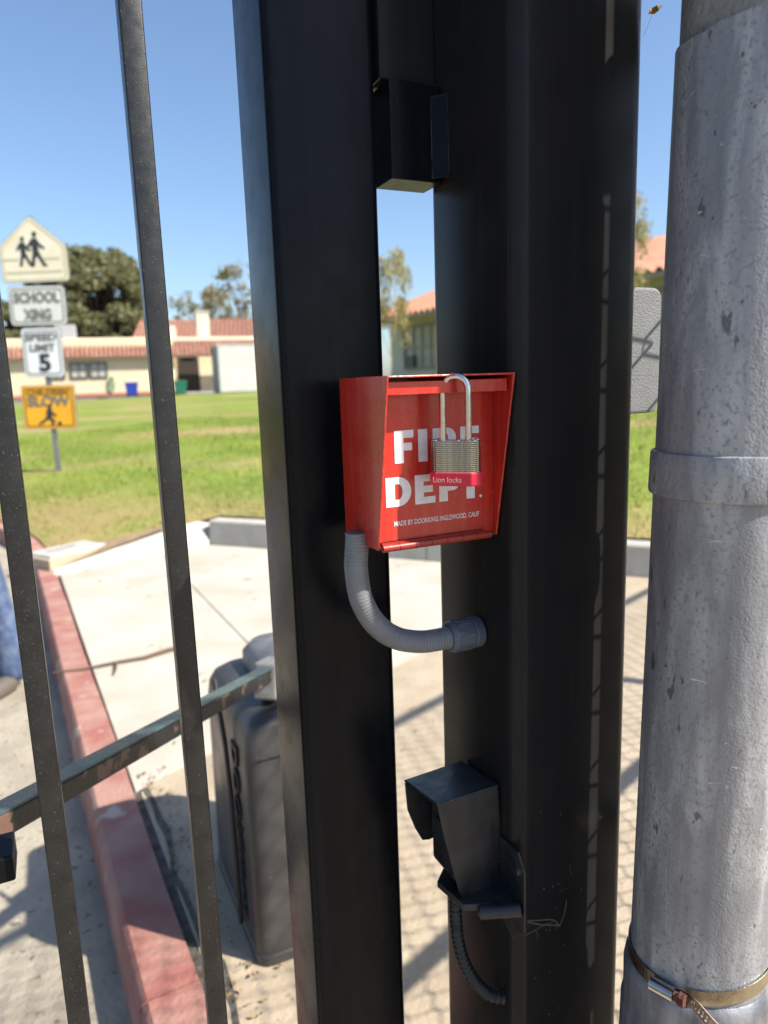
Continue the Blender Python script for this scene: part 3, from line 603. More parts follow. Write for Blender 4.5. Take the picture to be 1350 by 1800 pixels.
# ================================================================ TREES
def limb_path(p, d, L, n, wob):
    pts = [Vector(p)]; d = Vector(d).normalized()
    for i in range(n):
        d = (d + Vector((random.gauss(0, wob), random.gauss(0, wob), random.gauss(0, wob * .6)))).normalized(); pts.append(pts[-1] + d * L / n)
    return pts
def tree(name, label, loc, height, spread, trunk_r, crown_bot, nclump, leaves, leafsize, leafm, barkm, droop=0.0, flat=1.0, group=None, clump_r=0.16):
    t = thing(name, label, 'tree', loc, 0, group)
    tr = MB(); base = limb_path((0, 0, -0.1), (0, 0, 1), crown_bot + 0.1 + height * 0.18, 6, 0.06)
    tr.tube(base, [trunk_r * (1 - 0.09 * i) for i in range(len(base))], 10); tr.build('trunk', barkm, t, smooth=True)
    br = MB(); cl = []; top = base[-1]
    for i in range(nclump):
        a = random.uniform(0, 2 * math.pi); zz = random.random() ** 0.85
        z = crown_bot + (height - crown_bot) * (0.08 + 0.9 * zz)
        prof_ = math.sqrt(max(0.02, 1 - (abs(zz - 0.42) / 0.62) ** 2.2))
        r_ = spread * prof_ * (0.35 + 0.65 * math.sqrt(random.random()))
        c = Vector((r_ * math.cos(a) * flat, r_ * math.sin(a), z)); cl.append(c)
        if i < 26:
            s0 = base[random.randint(3, len(base) - 1)]; mid = s0.lerp(c, 0.55) + Vector((0, 0, height * 0.05)) 
            br.tube([s0, s0.lerp(mid, 0.5) + Vector((random.gauss(0, .1), random.gauss(0, .1), 0)) * spread * .3, mid, c], [trunk_r * .42, trunk_r * .3, trunk_r * .2, trunk_r * .06], 6)
    br.build('limb', barkm, t, smooth=True)
    n = nclump * leaves; C = np.repeat(np.array([tuple(c) for c in cl]), leaves, 0)
    R_ = spread * clump_r * rng.uniform(0.6, 1.5, nclump).repeat(leaves)
    d = rng.normal(0, 1, (n, 3)); d /= np.linalg.norm(d, axis=1)[:, None]; rad = rng.uniform(0, 1, n) ** 0.45
    P = C + d * (R_ * rad)[:, None] * np.array([1, 1, 0.72])
    if droop: P[:, 2] -= droop * rng.uniform(0, 1, n) ** 1.5 * height * 0.3
    u = rng.normal(0, 1, (n, 3)); 
    if droop: u = u * 0.35 + np.array([0, 0, -1.0]) 
    u /= np.linalg.norm(u, axis=1)[:, None]; v_ = np.cross(u, rng.normal(0, 1, (n, 3))); v_ /= np.linalg.norm(v_, axis=1)[:, None]
    s_ = leafsize * rng.uniform(0.6, 1.3, n)[:, None]; wv = 0.42 if not droop else 0.16
    Q = np.stack([P - u * s_ * .5, P + v_ * s_ * wv, P + u * s_ * .5, P - v_ * s_ * wv], 1)
    o = tri_mesh('crown', Q, leafm, t, 4); o['kind'] = 'stuff'
    return t
tree('oak_tree', 'broad dark green oak tree rising behind the low school roof', (-24.6, 64, 1.0), 12.2, 5.4, 0.5, 3.0, 240, 230, 0.34, 'oak', 'bark', group='trees beyond the school')
tree('oak_tree', 'lower dark oak at the left edge behind the stacked road signs', (-32.5, 62, 1.0), 8.0, 4.2, 0.4, 2.0, 120, 190, 0.34, 'oak', 'bark', group='trees beyond the school')
tree('eucalyptus_tree', 'sparse brownish eucalyptus behind the cream chimney', (-16.6, 70, 1.0), 9.6, 3.2, 0.2, 4.6, 34, 40, 0.30, 'euc', 'bark', group='trees beyond the school', clump_r=0.20)
tree('eucalyptus_tree', 'tall sparse eucalyptus with grey green tufts above the white shed', (-11.6, 66, 1.0), 10.8, 3.9, 0.22, 3.8, 44, 42, 0.30, 'euc', 'bark', group='trees beyond the school', clump_r=0.19)
tree('willow_tree', 'small yellow green weeping tree in front of the classroom roof', (0.36, 20.0, 0.72), 4.15, 0.66, 0.028, 1.9, 20, 80, 0.14, 'willow', 'barkpale', droop=0.5, clump_r=0.26)
tree('pepper_tree', 'slender green tree between the black column and the grey pipe', (4.42, 13.2, 0.72), 3.75, 0.52, 0.03, 1.6, 22, 70, 0.10, 'willow', 'barkpale', droop=0.3, clump_r=0.24)

# ================================================================ ROAD SIGNS on one post
SX, SY = -3.572, 7.8; sz0 = float(terr(SX, SY))
P_ = thing('sign_post', 'galvanised steel post carrying four stacked road signs on the lawn', 'post', (SX, SY + 0.02, sz0 - 0.05))
m = MB(); m.prism([(-.03, 0, 0), (.03, 0, 0), (.03, .012, 0), (.012, .012, 0), (.012, .035, 0), (-.012, .035, 0), (-.012, .012, 0), (-.03, .012, 0)], (0, 0, 2.72)); m.build('channel', 'polemetal', P_)
def sign(name, label, cx, cz, tilt, outline, facemat, border=None, rim='polemetal'):
    s_ = thing(name, label, 'road sign', (cx, SY, cz)); s_.rotation_euler = (0, R(tilt), 0)
    q = MB(); q.prism([(x, 0.0, z) for x, z in outline], (0, 0.012, 0)); q.build('plate', 'polemetal', s_)
    ins = 0.008
    def inset(k): 
        c = Vector((sum(p[0] for p in outline) / len(outline), sum(p[1] for p in outline) / len(outline)))
        w = max(p[0] for p in outline) - min(p[0] for p in outline); h_ = max(p[1] for p in outline) - min(p[1] for p in outline)
        return [(c.x + (x - c.x) * (1 - 2 * k / w), c.y + (z - c.y) * (1 - 2 * k / h_)) for x, z in outline]
    F4 = basis((0, -0.001, 0), (1, 0, 0), (0, 0, 1))
    flat_shape('face_sheet', [inset(ins)], facemat, s_, F4)
    if border: flat_shape('border_line', [inset(0.028), inset(0.040)], border, s_, basis((0, -0.0035, 0), (1, 0, 0), (0, 0, 1)))
    return s_
def txt(s_, name, t, x, z, size, width, mat, bold=0.006):
    return text_shape(name, t, mat, s_, basis((x, -0.0055, z), (1, 0, 0), (0, 0, 1)), size, width, bold, 0.0006, 'CENTER')
def rr(w, h_, r=0.045): return rrect(-w / 2, w / 2, -h_ / 2, h_ / 2, r, 5)
def roundpoly(pts, r=0.03, n=4):
    out = []; k = len(pts)
    for i in range(k):
        a, b, c = Vector(pts[i - 1]), Vector(pts[i]), Vector(pts[(i + 1) % k])
        p, q = b + (a - b).normalized() * r, b + (c - b).normalized() * r
        for j in range(n + 1):
            t = j / n; out.append(tuple((1 - t) ** 2 * p + 2 * t * (1 - t) * b + t * t * q))
    return out
pent = roundpoly([(-.355, -.33), (.355, -.33), (.355, .03), (0, .34), (-.355, .03)], 0.045)
s1 = sign('school_crossing_sign', 'faded pale yellow pentagon sign with two walking figures, topmost on the post', SX + 0.005, 2.765, -0.5, pent, 'signface', 'signpale')
def figure(s_, x, z, k, mat):
    """walking figure pictogram: head, body with arms and legs"""
    q4 = basis((x, -0.0045, z), (1, 0, 0), (0, 0, 1))
    flat_shape('figure_head', [arc(0, .165 * k, .024 * k, .027 * k, 0, 360, 14)[:-1]], mat, s_, q4)
    body = [(-.03, .125), (.012, .130), (.030, .10), (.062, .055), (.095, .035), (.088, .018), (.046, .032), (.026, .060), (.026, .0), (.045, -.05), (.085, -.125), (.108, -.150), (.060, -.150), (.012, -.055), (-.012, -.06), (-.030, -.150), (-.066, -.150), (-.052, -.09), (-.032, 0), (-.040, .06), (-.075, .03), (-.088, .045), (-.055, .10)]
    flat_shape('figure_body', [[(a * k, b * k) for a, b in body]], mat, s_, q4)
figure(s1, 0.035, -0.02, 1.02, 'signdark'); figure(s1, -0.095, -0.035, 0.86, 'signdark')
for (x0, x1, z) in ((-.33, -.155, -.105), (.115, .27, -.105), (-.30, .29, -.235)):
    flat_shape('crosswalk_line', [[(x0, z), (x1, z), (x1, z + .02), (x0, z + .02)]], 'signpale', s1, basis((0, -0.0045, 0), (1, 0, 0), (0, 0, 1)))
s2 = sign('school_xing_sign', 'white rectangular sign reading SCHOOL XING under the pentagon', SX - 0.01, 2.198, 0.6, rr(.60, .405), 'signwhite', 'signfade')
txt(s2, 'legend', 'SCHOOL', 0, .035, .150, .48, 'signfade'); txt(s2, 'legend', 'XING', 0, -.14, .150, .29, 'signfade')
s3 = sign('speed_limit_sign', 'white upright sign reading SPEED LIMIT 5', SX - 0.012, 1.716, 0.3, rr(.43, .515), 'signclean', 'signfade')
txt(s3, 'legend', 'SPEED', 0, .125, .105, .33, 'signfade', .004); txt(s3, 'legend', 'LIMIT', 0, .015, .105, .27, 'signfade', .004); txt(s3, 'legend', '5', .015, -.19, .245, .125, 'signdark', .010)
s4 = sign('slow_children_sign', 'amber square sign reading CHILDREN SLOW, lowest on the post', SX - 0.01, 1.136, 0.9, rr(.575, .47, .02), 'signyellow', 'signbrown')
txt(s4, 'legend', 'CHILDREN', 0, .135, .085, .45, 'signbrown', .003); txt(s4, 'legend', 'SLOW', 0, .015, .150, .46, 'signfade', .005)
run = [(-.01, .0), (.02, .0), (.03, -.05), (.075, -.085), (.07, -.10), (.018, -.075), (.02, -.11), (.055, -.15), (.03, -.195), (.005, -.195), (.02, -.155), (-.02, -.125), (-.06, -.16), (-.12, -.19), (-.125, -.17), (-.07, -.135), (-.03, -.09), (-.035, -.05)]
flat_shape('figure_body', [run], 'signdark', s4, basis((0, -0.0055, 0), (1, 0, 0), (0, 0, 1)))
flat_shape('figure_head', [arc(.01, .015, .02, .02, 0, 360, 12)[:-1]], 'signdark', s4, basis((0.0, -0.0065, 0.0), (1, 0, 0), (0, 0, 1)))
flat_shape('figure_ball', [arc(.10, -.175, .022, .022, 0, 360, 12)[:-1]], 'signdark', s4, basis((0, -0.0055, 0), (1, 0, 0), (0, 0, 1)))
# concrete utility cover set in the lawn corner
cz_ = 0.075
U = thing('utility_cover', 'small pale concrete utility box lid set in the lawn by the red kerb', 'cover', (-2.43, 5.33, cz_), R(-33))
m = MB(); m.box(-.15, .15, -.24, .24, -.15, .03); m.build('lid', 'curbwhite', U, bevel=0.012)
m = MB(); m.box(-.185, .185, -.275, .275, -.15, .012); m.build('rim', 'oldconcrete', U, bevel=0.01)
text_shape('legend', 'WATER', 'signfade', U, basis((0, -.17, .0325), (0, 1, 0), (-1, 0, 0)), 0.07, 0.26, 0.001, 0.0005)
# brown stain on the paving, stood in for by thin added tubes
T = thing('raised_stain', 'crooked brown stain, raised as thin streaks, across the pale concrete by the red kerb', 'raised_stain', (-1.30, 3.20, 0.0))
m = MB(); m.tube([(-.24, -.12, .008), (-.10, -.10, .014), (.02, -.03, .012), (.14, .02, .012), (.22, .10, .014), (.30, .16, .016)], [.003, .005, .007, .009, .011, .005], 8); m.build('main_streak', 'raised_stain', T, smooth=True)
m = MB(); m.tube([(.02, -.03, .012), (.05, -.12, .012), (.06, -.17, .01)], [.006, .005, .003], 6); m.build('side_streak', 'raised_stain', T, smooth=True)

# ================================================================ PERSON at the far left
def skin_body(name, nodes, edges, mat, parent, sub=2):
    me = bpy.data.meshes.new(name); me.from_pydata([n[0] for n in nodes], edges, []); me.update()
    o = bpy.data.objects.new(name, me); link(o, parent); me.materials.append(MT[mat])
    sk = o.modifiers.new('skin', 'SKIN'); sk.use_smooth_shade = True
    for i, n in enumerate(nodes):
        r_ = n[1]; me.skin_vertices[0].data[i].radius = (r_, r_) if not hasattr(r_, '__len__') else r_
    me.skin_vertices[0].data[0].use_root = True
    s_ = o.modifiers.new('sub', 'SUBSURF'); s_.levels = sub; s_.render_levels = sub
    return o
pz = -0.13
PE = thing('person', 'person in blue jeans walking beyond the gate at the left edge', 'person', (-1.98, 3.16, pz), R(-12))
bn = [((0, 0, .93), (.13, .10)), ((0, 0, 1.10), (.135, .10)), ((0, .01, 1.28), (.15, .105)), ((0, .015, 1.42), (.13, .085)), ((0, .005, 1.50), .055), ((0, -.005, 1.56), .055), ((0, -.02, 1.64), .085), ((0, -.015, 1.72), .075),
      ((-.17, .015, 1.42), .058), ((-.21, .03, 1.15), .046), ((-.20, -.06, .92), .036), ((-.19, -.08, .84), .034),
      ((.15, .015, 1.42), .055), ((.16, .06, 1.15), .044), ((.14, .02, .93), .035), ((.13, .0, .85), .033),
      ((-.09, .0, .86), .085), ((-.10, -.10, .50), .062), ((-.10, -.02, .12), .042), ((-.10, -.03, .05), .038), ((-.10, -.16, .035), .032),
      ((.09, .0, .86), .085), ((.13, .06, .50), .062), ((.16, .12, .12), .042), ((.16, .10, .06), .038), ((.165, -.02, .035), .032)]
be = [(0, 1), (1, 2), (2, 3), (3, 4), (4, 5), (5, 6), (6, 7), (3, 8), (8, 9), (9, 10), (10, 11), (3, 12), (12, 13), (13, 14), (14, 15), (0, 16), (16, 17), (17, 18), (18, 19), (19, 20), (0, 21), (21, 22), (22, 23), (23, 24), (24, 25)]
body = skin_body('body', bn, be, 'skin', PE)
jn_ = [((0, 0, .95), (.15, .12)), ((0, 0, 1.02), (.145, .115)), ((-.09, .0, .86), .10), ((-.10, -.10, .50), .082), ((-.10, -.03, .16), .075), ((-.10, -.03, .03), .082),
       ((.09, .0, .86), .10), ((.13, .06, .50), .082), ((.14, .10, .34), .070), ((.16, .12, .16), .080), ((.16, .11, .03), .084)]
skin_body('jeans', jn_, [(0, 1), (0, 2), (2, 3), (3, 4), (4, 5), (0, 6), (6, 7), (7, 8), (8, 9), (9, 10)], 'denim', PE)
sh_ = [((0, 0, 1.0), (.155, .12)), ((0, 0, 1.12), (.152, .118)), ((0, .01, 1.28), (.165, .12)), ((0, .015, 1.42), (.142, .098)), ((0, .01, 1.475), (.07, .065)), ((-.17, .015, 1.42), .072), ((-.20, .025, 1.22), .062), ((.15, .015, 1.42), .068), ((.158, .05, 1.22), .06)]
skin_body('shirt', sh_, [(0, 1), (1, 2), (2, 3), (3, 4), (3, 5), (5, 6), (3, 7), (7, 8)], 'shirt', PE)
skin_body('hair', [((0, .02, 1.70), .088), ((0, .01, 1.76), .07), ((0, .045, 1.62), .06)], [(0, 1), (0, 2)], 'hair', PE)
for (x, y) in ((-.10, -.10), (.162, .04)):
    skin_body('shoe', [((x, y + .07, .05), .048), ((x, y, .045), .05), ((x, y - .11, .038), .044)], [(0, 1), (1, 2)], 'shoe', PE)

# ================================================================ GATE OPERATOR behind the gate
OP = thing('gate_operator', 'black moulded gate opener housing standing on concrete behind the gate bars', 'gate opener', FR(0.060, 0.765, 0.0), TH)
ow, od = 0.355, 0.43
def loft(secs, n=7):
    mm = MB(); vv, ff = [], []; cnt = None
    for (x0, x1, y0, y1, r_, z) in secs:
        ring = rrect(x0, x1, y0, y1, r_, n); cnt = len(ring); vv += [(x, y, z) for x, y in ring]
    for i in range(len(secs) - 1):
        for k in range(cnt): ff.append((i * cnt + k, i * cnt + (k + 1) % cnt, (i + 1) * cnt + (k + 1) % cnt, (i + 1) * cnt + k))
    ff += [tuple(range(cnt - 1, -1, -1)), tuple((len(secs) - 1) * cnt + k for k in range(cnt))]
    mm.add(vv, ff); return mm
loft([(-.003, ow + .003, -.003, od + .003, .036, 0.0), (-.003, ow + .003, -.003, od + .003, .036, .02), (0, ow, 0, od, .034, .024), (0.005, ow - .005, 0.003, od - .006, .034, .485), (.010, ow - .010, .005, od - .012, .034, .525), (.022, ow - .022, .010, od - .026, .036, .552), (.040, ow - .04, .026, od - .045, .045, .568), (.07, ow - .07, .05, od - .07, .04, .574)], 5).build('housing', 'operator', OP, smooth=32)
loft([(.085, ow - .04, .06, od - .05, .05, .56), (.088, ow - .042, .062, od - .052, .05, .605), (.105, ow - .06, .08, od - .075, .05, .632), (.14, ow - .10, .12, od - .12, .045, .642)]).build('lid', 'optop', OP, smooth=50)
# raised vertical lettering on the left side face
text_shape('raised_lettering', 'DOORKING', 'letterdark', OP, basis((0.0015, 0.078, 0.485), (0, 0, -1), (0, 1, 0)), 0.070, 0.42, 0.0015, 0.003)
m = MB(); m.tube([(-.012, .20, .60), (-.012, .17, .55), (-.010, .14, .47), (-.009, .125, .36), (-.009, .122, .2), (-.009, .12, .03)], .0055, 8); m.build('cable', 'cable', OP, smooth=True)
m = MB(); m.box(.02, .34, -.012, -.009, .5, .502); m.build('moulding_line', 'operator', OP)
# arm from the operator to the gate
def wp(p): return Vector(p)
a0 = wp((-0.262, 1.487, 0.634)); a1 = FR(-0.40, 0.145, 0.815)
ad = (a1 - a0); aL = ad.length; ax_ = ad.normalized(); ay_ = Vector((0, 0, 1)).cross(ax_).normalized(); az_ = ax_.cross(ay_)
ab = Matrix.Identity(4)
for i in range(3): ab[i][0], ab[i][1], ab[i][2], ab[i][3] = ax_[i], ay_[i], az_[i], a0[i]
OPM = Matrix.Translation(OP.location) @ Matrix.Rotation(TH, 4, 'Z')
w2 = 0.0148
arm = MB().box(0, aL, -w2, w2, -w2, w2 - 0.002).build('arm', 'worn', OP, bevel=0.003); arm.matrix_local = OPM.inverted() @ ab
arm['label'] = 'square steel opener arm with worn top painted in greenish sky sheen and flaking black paint'
MB().box(0.0, aL - .002, -w2 + .0005, w2 - .0005, w2 - 0.0019, w2 + .0006).build('sheen_strip', 'skysheen', arm, bevel=0.0006)  # sky sheen laid on as a coloured strip
MB().box(-.045, .035, -w2 - .012, w2 + .012, -.055, w2 + .012).build('clamp', 'galvclamp', arm, bevel=0.006)
MB().tube([(.24, -w2 - .008, 0), (.24, -w2, 0)], .010, 8).build('bolt', 'rust', arm)
MB().tube([(.70, -w2 - .006, -.002), (.70, -w2, -.002)], .008, 8).build('bolt', 'galvclamp', arm)

# dry leaf bits and grit blown over the paving
n = 420
lx = rng.uniform(-1.5, 1.6, n); ly = rng.uniform(1.2, 4.6, n)
kd = (lx - CP.x) * CN.x + (ly - CP.y) * CN.y; wdist = (lx - WP.x) * WN.x + (ly - WP.y) * WN.y
near = rng.uniform(0, 1, n) < 0.45
t_ = rng.uniform(-.6, 1.0, n); off = 0.16 + np.abs(rng.normal(0, .05, n))
lx = np.where(near, CP.x + CD.x * t_ + CN.x * off, lx); ly = np.where(near, CP.y + CD.y * t_ + CN.y * off, ly)
ok = near | ((kd > .2) & (wdist < -.1)); lx, ly = lx[ok], ly[ok]; n = len(lx)
sz = rng.uniform(.003, .011, n); an = rng.uniform(0, 6.28, n); z_ = np.full(n, .004)
Q = np.stack([np.stack([lx + sz * np.cos(an + k * 1.57) * (1 if k % 2 else .45), ly + sz * np.sin(an + k * 1.57) * (1 if k % 2 else .45), z_ + rng.uniform(0, .004, n)], 1) for k in range(4)], 1)
o = tri_mesh('leaf_litter', Q, 'deadleaf', None, 4); o['kind'] = 'stuff'; o['label'] = 'scattered dry leaf bits on the concrete'

# ================================================================ THE GATE
GT = thing('swing_gate', 'black steel swing gate with slim square bars and wide end post', 'gate', FR(0, 0.075, 0), TH)
gz0, gz1 = 0.06, 2.15
tube_mesh(-.044, .0575, -.050, .042, gz0, gz1, .007).build('end_post', 'blackgate', GT, smooth=35)
bar0 = tube_mesh(-.0095, .0095, -.0095, .0095, gz0 + .05, gz1 - .03, .0016, 3).build('bar', 'blackbar', GT, smooth=35, loc=(-.1405, 0.001, 0))
for k in range(1, 16): dup(bar0, GT, (-.1405 - .1293 * k, 0.001, 0))
for z in (.10, 2.08): MB().box(-2.2, -.044, -.022, .022, z - .025, z + .025).build('rail', 'blackgate', GT, bevel=0.002)
tube_mesh(-2.3, -2.2, -.05, .05, gz0, gz1, .007).build('hinge_post', 'blackgate', GT, smooth=35)
m = MB(); m.box(.0620, .1186, -.049, .0, 1.5185, 2.05); m.build('stop_block', 'blackcol', GT, bevel=0.0015)
m = MB(); m.box(.056, .0625, -.03, -.005, 1.7, 1.98); m.build('stop_spacer', 'blackgate', GT)
m = MB(); m.box(-.48, -.309, .03, .075, .800, .826); ob = m.build('arm_bracket', 'blackgate', GT, bevel=0.002)
m = MB(); m.box(-.40, -.38, .018, .05, .74, .80); m.build('arm_bracket_plate', 'blackgate', GT, bevel=0.002)

# ================================================================ BLACK COLUMN
CL = thing('gate_column', 'thick square black steel column right of the gap beside the grey pipe', 'column', FR(.12, -.096, 0), TH)
tube_mesh(0, .136, 0, .143, -.1, 2.3, .014, 8).build('tube', 'blackcol', CL, smooth=30)
MB().box(-.006, .142, -.006, .149, 2.3, 2.31).build('cap', 'blackgate', CL, bevel=0.002)
m = MB(); m.box(-.053, -.0005, .113, .150, 1.433, 1.5165); m.build('keeper_block', 'blackgate', CL, bevel=0.001)
m = MB(); m.prism([(-.012, .113, 1.436), (-.0005, .101, 1.436), (-.0005, .113, 1.436)], (0, 0, .07)); m.build('weld_bead', 'blackgate', CL, smooth=True)

# ================================================================ RED FIRE BOX
FB = thing('fire_department_box', 'red steel lock box with white FIRE DEPT. lettering and hooded hinged front', 'lock box', FR(0, 0, 1.1143), TH)
W_, H_, DT, DB, t_ = 0.1185, 0.1426, 0.0981, 0.0705, 0.0018
for x in (0.0, W_ - t_):
    m = MB(); m.prism([(x, 0, 0), (x, -DB, 0), (x, -DT, H_), (x, 0, H_)], (t_, 0, 0)); m.build('side_panel', 'red', FB, bevel=0.0006)
# sheet hood: top + back, folded
m = MB(); m.box(t_ + .0002, W_ - t_ - .0002, -DT + .0004, -.002, H_ - t_, H_ - .0002); m.build('hood_top', 'red', FB, bevel=0.0005)
m = MB(); m.box(t_ + .0002, W_ - t_ - .0002, -.0018, 0, .0, H_ - t_); m.build('back_panel', 'red', FB)
m = MB(); m.box(t_ + .0002, W_ - t_ - .0002, -.066, -.002, 0.0003, t_); m.build('bottom_panel', 'red', FB)
dd = -.068
m = MB(); m.box(.0026, W_ - .0145, dd, dd + .0018, .006, H_ - .012); door = m.build('door', 'red', FB, bevel=0.0004)
m = MB(); m.box(W_ - .0138, W_ - t_ - .0003, dd + .002, dd + .0035, .003, H_ - .006); m.build('jamb_strip', 'red', FB)
m = MB(); m.box(.0028, W_ - .004, -.0915, -.0895, H_ - .0150, H_ - .0048); m.build('lip', 'red', door, bevel=0.0005)
m = MB(); m.box(.0028, W_ - .004, -.0893, dd, H_ - .0136, H_ - .0122); m.build('lip_shelf', 'red', door)
kn = MB(); kl = 0.0152; kn.tube([(0, 0, 0), (kl - .0005, 0, 0)], .0033, 14)
k0 = kn.build('hinge_knuckle', 'redhinge', FB, smooth=40, loc=(.0025, -.0738, .0022))
for k in range(1, 7): dup(k0, FB, (.0025 + k * kl, -.0738, .0022))
m = MB(); m.tube([(.001, -.0738, .0022), (.1115, -.0738, .0022)], .0014, 8); m.build('hinge_pin', 'rust', FB)
m = MB(); m.box(.003, W_ - .0145, -.0725, -.0702, .0025, .0062); m.build('hinge_leaf', 'redhinge', FB)
# lettering: FIRE / DEPT.
LH = basis((0, dd - .0004, 0), (1, 0, 0), (0, 0, 1))
def gl(ch, x0, x1, z0, z1):
    w = x1 - x0; h = z1 - z0; s = 0.0085; b = h * 0.235
    if ch == 'F': L = [[(x0, z0), (x0 + s, z0), (x0 + s, z0 + h * .38), (x1 - w * .09, z0 + h * .38), (x1 - w * .09, z0 + h * .38 + b), (x0 + s, z0 + h * .38 + b), (x0 + s, z1 - b), (x1, z1 - b), (x1, z1), (x0, z1)]]
    elif ch == 'I': L = [[(x0, z0), (x1, z0), (x1, z1), (x0, z1)]]
    elif ch == 'E': L = [[(x0, z0), (x1, z0), (x1, z0 + b), (x0 + s, z0 + b), (x0 + s, z0 + h * .385), (x1 - w * .11, z0 + h * .385), (x1 - w * .11, z0 + h * .385 + b), (x0 + s, z0 + h * .385 + b), (x0 + s, z1 - b), (x1 - w * .02, z1 - b), (x1 - w * .02, z1), (x0, z1)]]
    elif ch == 'D': L = [[(x0, z0)] + arc(x1 - h * .5, z0 + h * .5, h * .5, h * .5, -90, 90, 16) + [(x0, z1)], [(x0 + s, z0 + b)] + arc(x1 - h * .5, z0 + h * .5, h * .5 - s * .98, h * .5 - b, -90, 90, 12) + [(x0 + s, z1 - b)]]
    elif ch in 'PR':
        rb = h * .32; zc = z1 - rb
        outer = [(x0, z0), (x0 + s, z0), (x0 + s, zc - rb)]
        if ch == 'R': outer = [(x0, z0), (x0 + s, z0), (x0 + s, zc - rb), (x0 + w * .48, zc - rb), (x1 - s * 1.05, z0), (x1 + s * .08, z0), (x0 + w * .74, zc - rb * .86)]
        outer += arc(x1 - rb, zc, rb, rb, -90 if ch == 'P' else -70, 90, 14) + [(x0, z1)]
        ib = rb - h * .2
        inner = [(x0 + s, zc - ib), *arc(x1 - rb, zc, rb - s * .95, ib, -90, 90, 10), (x0 + s, zc + ib)]
        L = [outer, inner]
    elif ch == 'T': c = (x0 + x1) / 2; L = [[(c - s / 2, z0), (c + s / 2, z0), (c + s / 2, z1 - b), (x1, z1 - b), (x1, z1), (x0, z1), (x0, z1 - b), (c - s / 2, z1 - b)]]
    elif ch == '.': L = [arc((x0 + x1) / 2, z0 + (x1 - x0) / 2, (x1 - x0) / 2, (x1 - x0) / 2, 0, 360, 18)[:-1]]
    flat_shape('letter', L, 'white', door, LH)
for ch, x0, x1 in (('F', .0190, .0370), ('I', .0412, .0500), ('R', .0552, .0780), ('E', .0823, .1015)): gl(ch, x0, x1, .0712, .0984)
for ch, x0, x1 in (('D', .0098, .0336), ('E', .0370, .0566), ('P', .0604, .0815), ('T', .0828, .1012), ('.', .1014 - .0004, .1037)): gl(ch, x0, x1, .0352, .0600)
text_shape('small_print', 'MADE BY DOORKING INGLEWOOD, CALIF', 'white', door, basis((.0168, dd - .0003, .0186), (1, 0, 0), (0, 0, 1)), .0062, .0838, .00006, .00005)

# ================================================================ PADLOCK
pdir = R(-46)            # swing of the lock about the vertical, in the gate frame
PL = thing('padlock', 'laminated steel padlock with long shackle and red bumper hanging on the red box', 'padlock', FR(.0618, -.0948, 1.1665), TH + pdir)
pw, pt = 0.0400, 0.0190
def lam_ring(k): 
    a, b, c = pw / 2 * k, pt / 2 * k, 0.0055
    return [(-a, -b + c), (-a + c, -b), (a - c, -b), (a, -b + c), (a, b - c), (a - c, b), (-a + c, b), (-a, b - c)]
nl = 17; z0_, z1_ = .0115, .0375; dz = (z1_ - z0_) / nl
q = MB(); vv = []; ff = []
for (k, z) in ((.945, 0), (1.0, dz * .28), (1.0, dz * .68), (.945, dz * .97)): vv += [(x, y, z) for x, y in lam_ring(k)]
for i in range(3):
    for j in range(8): ff.append((i * 8 + j, i * 8 + (j + 1) % 8, (i + 1) * 8 + (j + 1) % 8, (i + 1) * 8 + j))
ff += [tuple(range(7, -1, -1)), tuple(24 + j for j in range(8))]
q.add(vv, ff); p0 = q.build('lamination_plate', 'lam', PL, loc=(0, 0, z0_))
for k in range(1, nl): 
    c = dup(p0, PL, (random.uniform(-.00012, .00012), random.uniform(-.00012, .00012), z0_ + k * dz))
q = MB(); q.box(-pw / 2 + .003, pw / 2 - .003, -pt / 2 + .003, pt / 2 - .003, z0_ - .001, z1_ - .001); q.build('core', 'lam', PL)
for (x, y) in ((-.0165, -.004), (-.0165, .004), (.0165, -.004), (.0165, .004), (.003, -.0045)):
    q = MB(); q.lathe([(.0024, 0), (.0022, .0008), (.0012, .0014), (.0001, .0015)], 12); q.build('rivet', 'steel', PL, smooth=True, loc=(x, y, z1_ - .0002))
sp = .0107; tz = .0885
path = [(-sp, 0, z1_ - .002), (-sp, 0, .06), (-sp, 0, .074)] + [(-sp * math.cos(R(a)), 0, tz - .0105 + sp * math.sin(R(a))) for a in range(0, 181, 12)] + [(sp, 0, .074), (sp, 0, .06), (sp, 0, z1_ - .002)]
q = MB(); q.tube(path, .00285, 18); q.build('shackle', 'steel', PL, smooth=True)
q = MB(); ring = [(x * 1.07, y * 1.12) for x, y in lam_ring(1.0)]
q.prism([(x, y, .0008) for x, y in ring], (0, 0, .0112)); bp_ = q.build('bumper', 'bumper', PL, bevel=0.0012, seg=3)
text_shape('bumper_lettering', 'Lion locks', 'print', bp_, basis((-.0165, -pt / 2 * 1.12 - .0002, .0040), (1, 0, 0), (0, 0, 1)), .0064, .0235, -.00002, .0001)

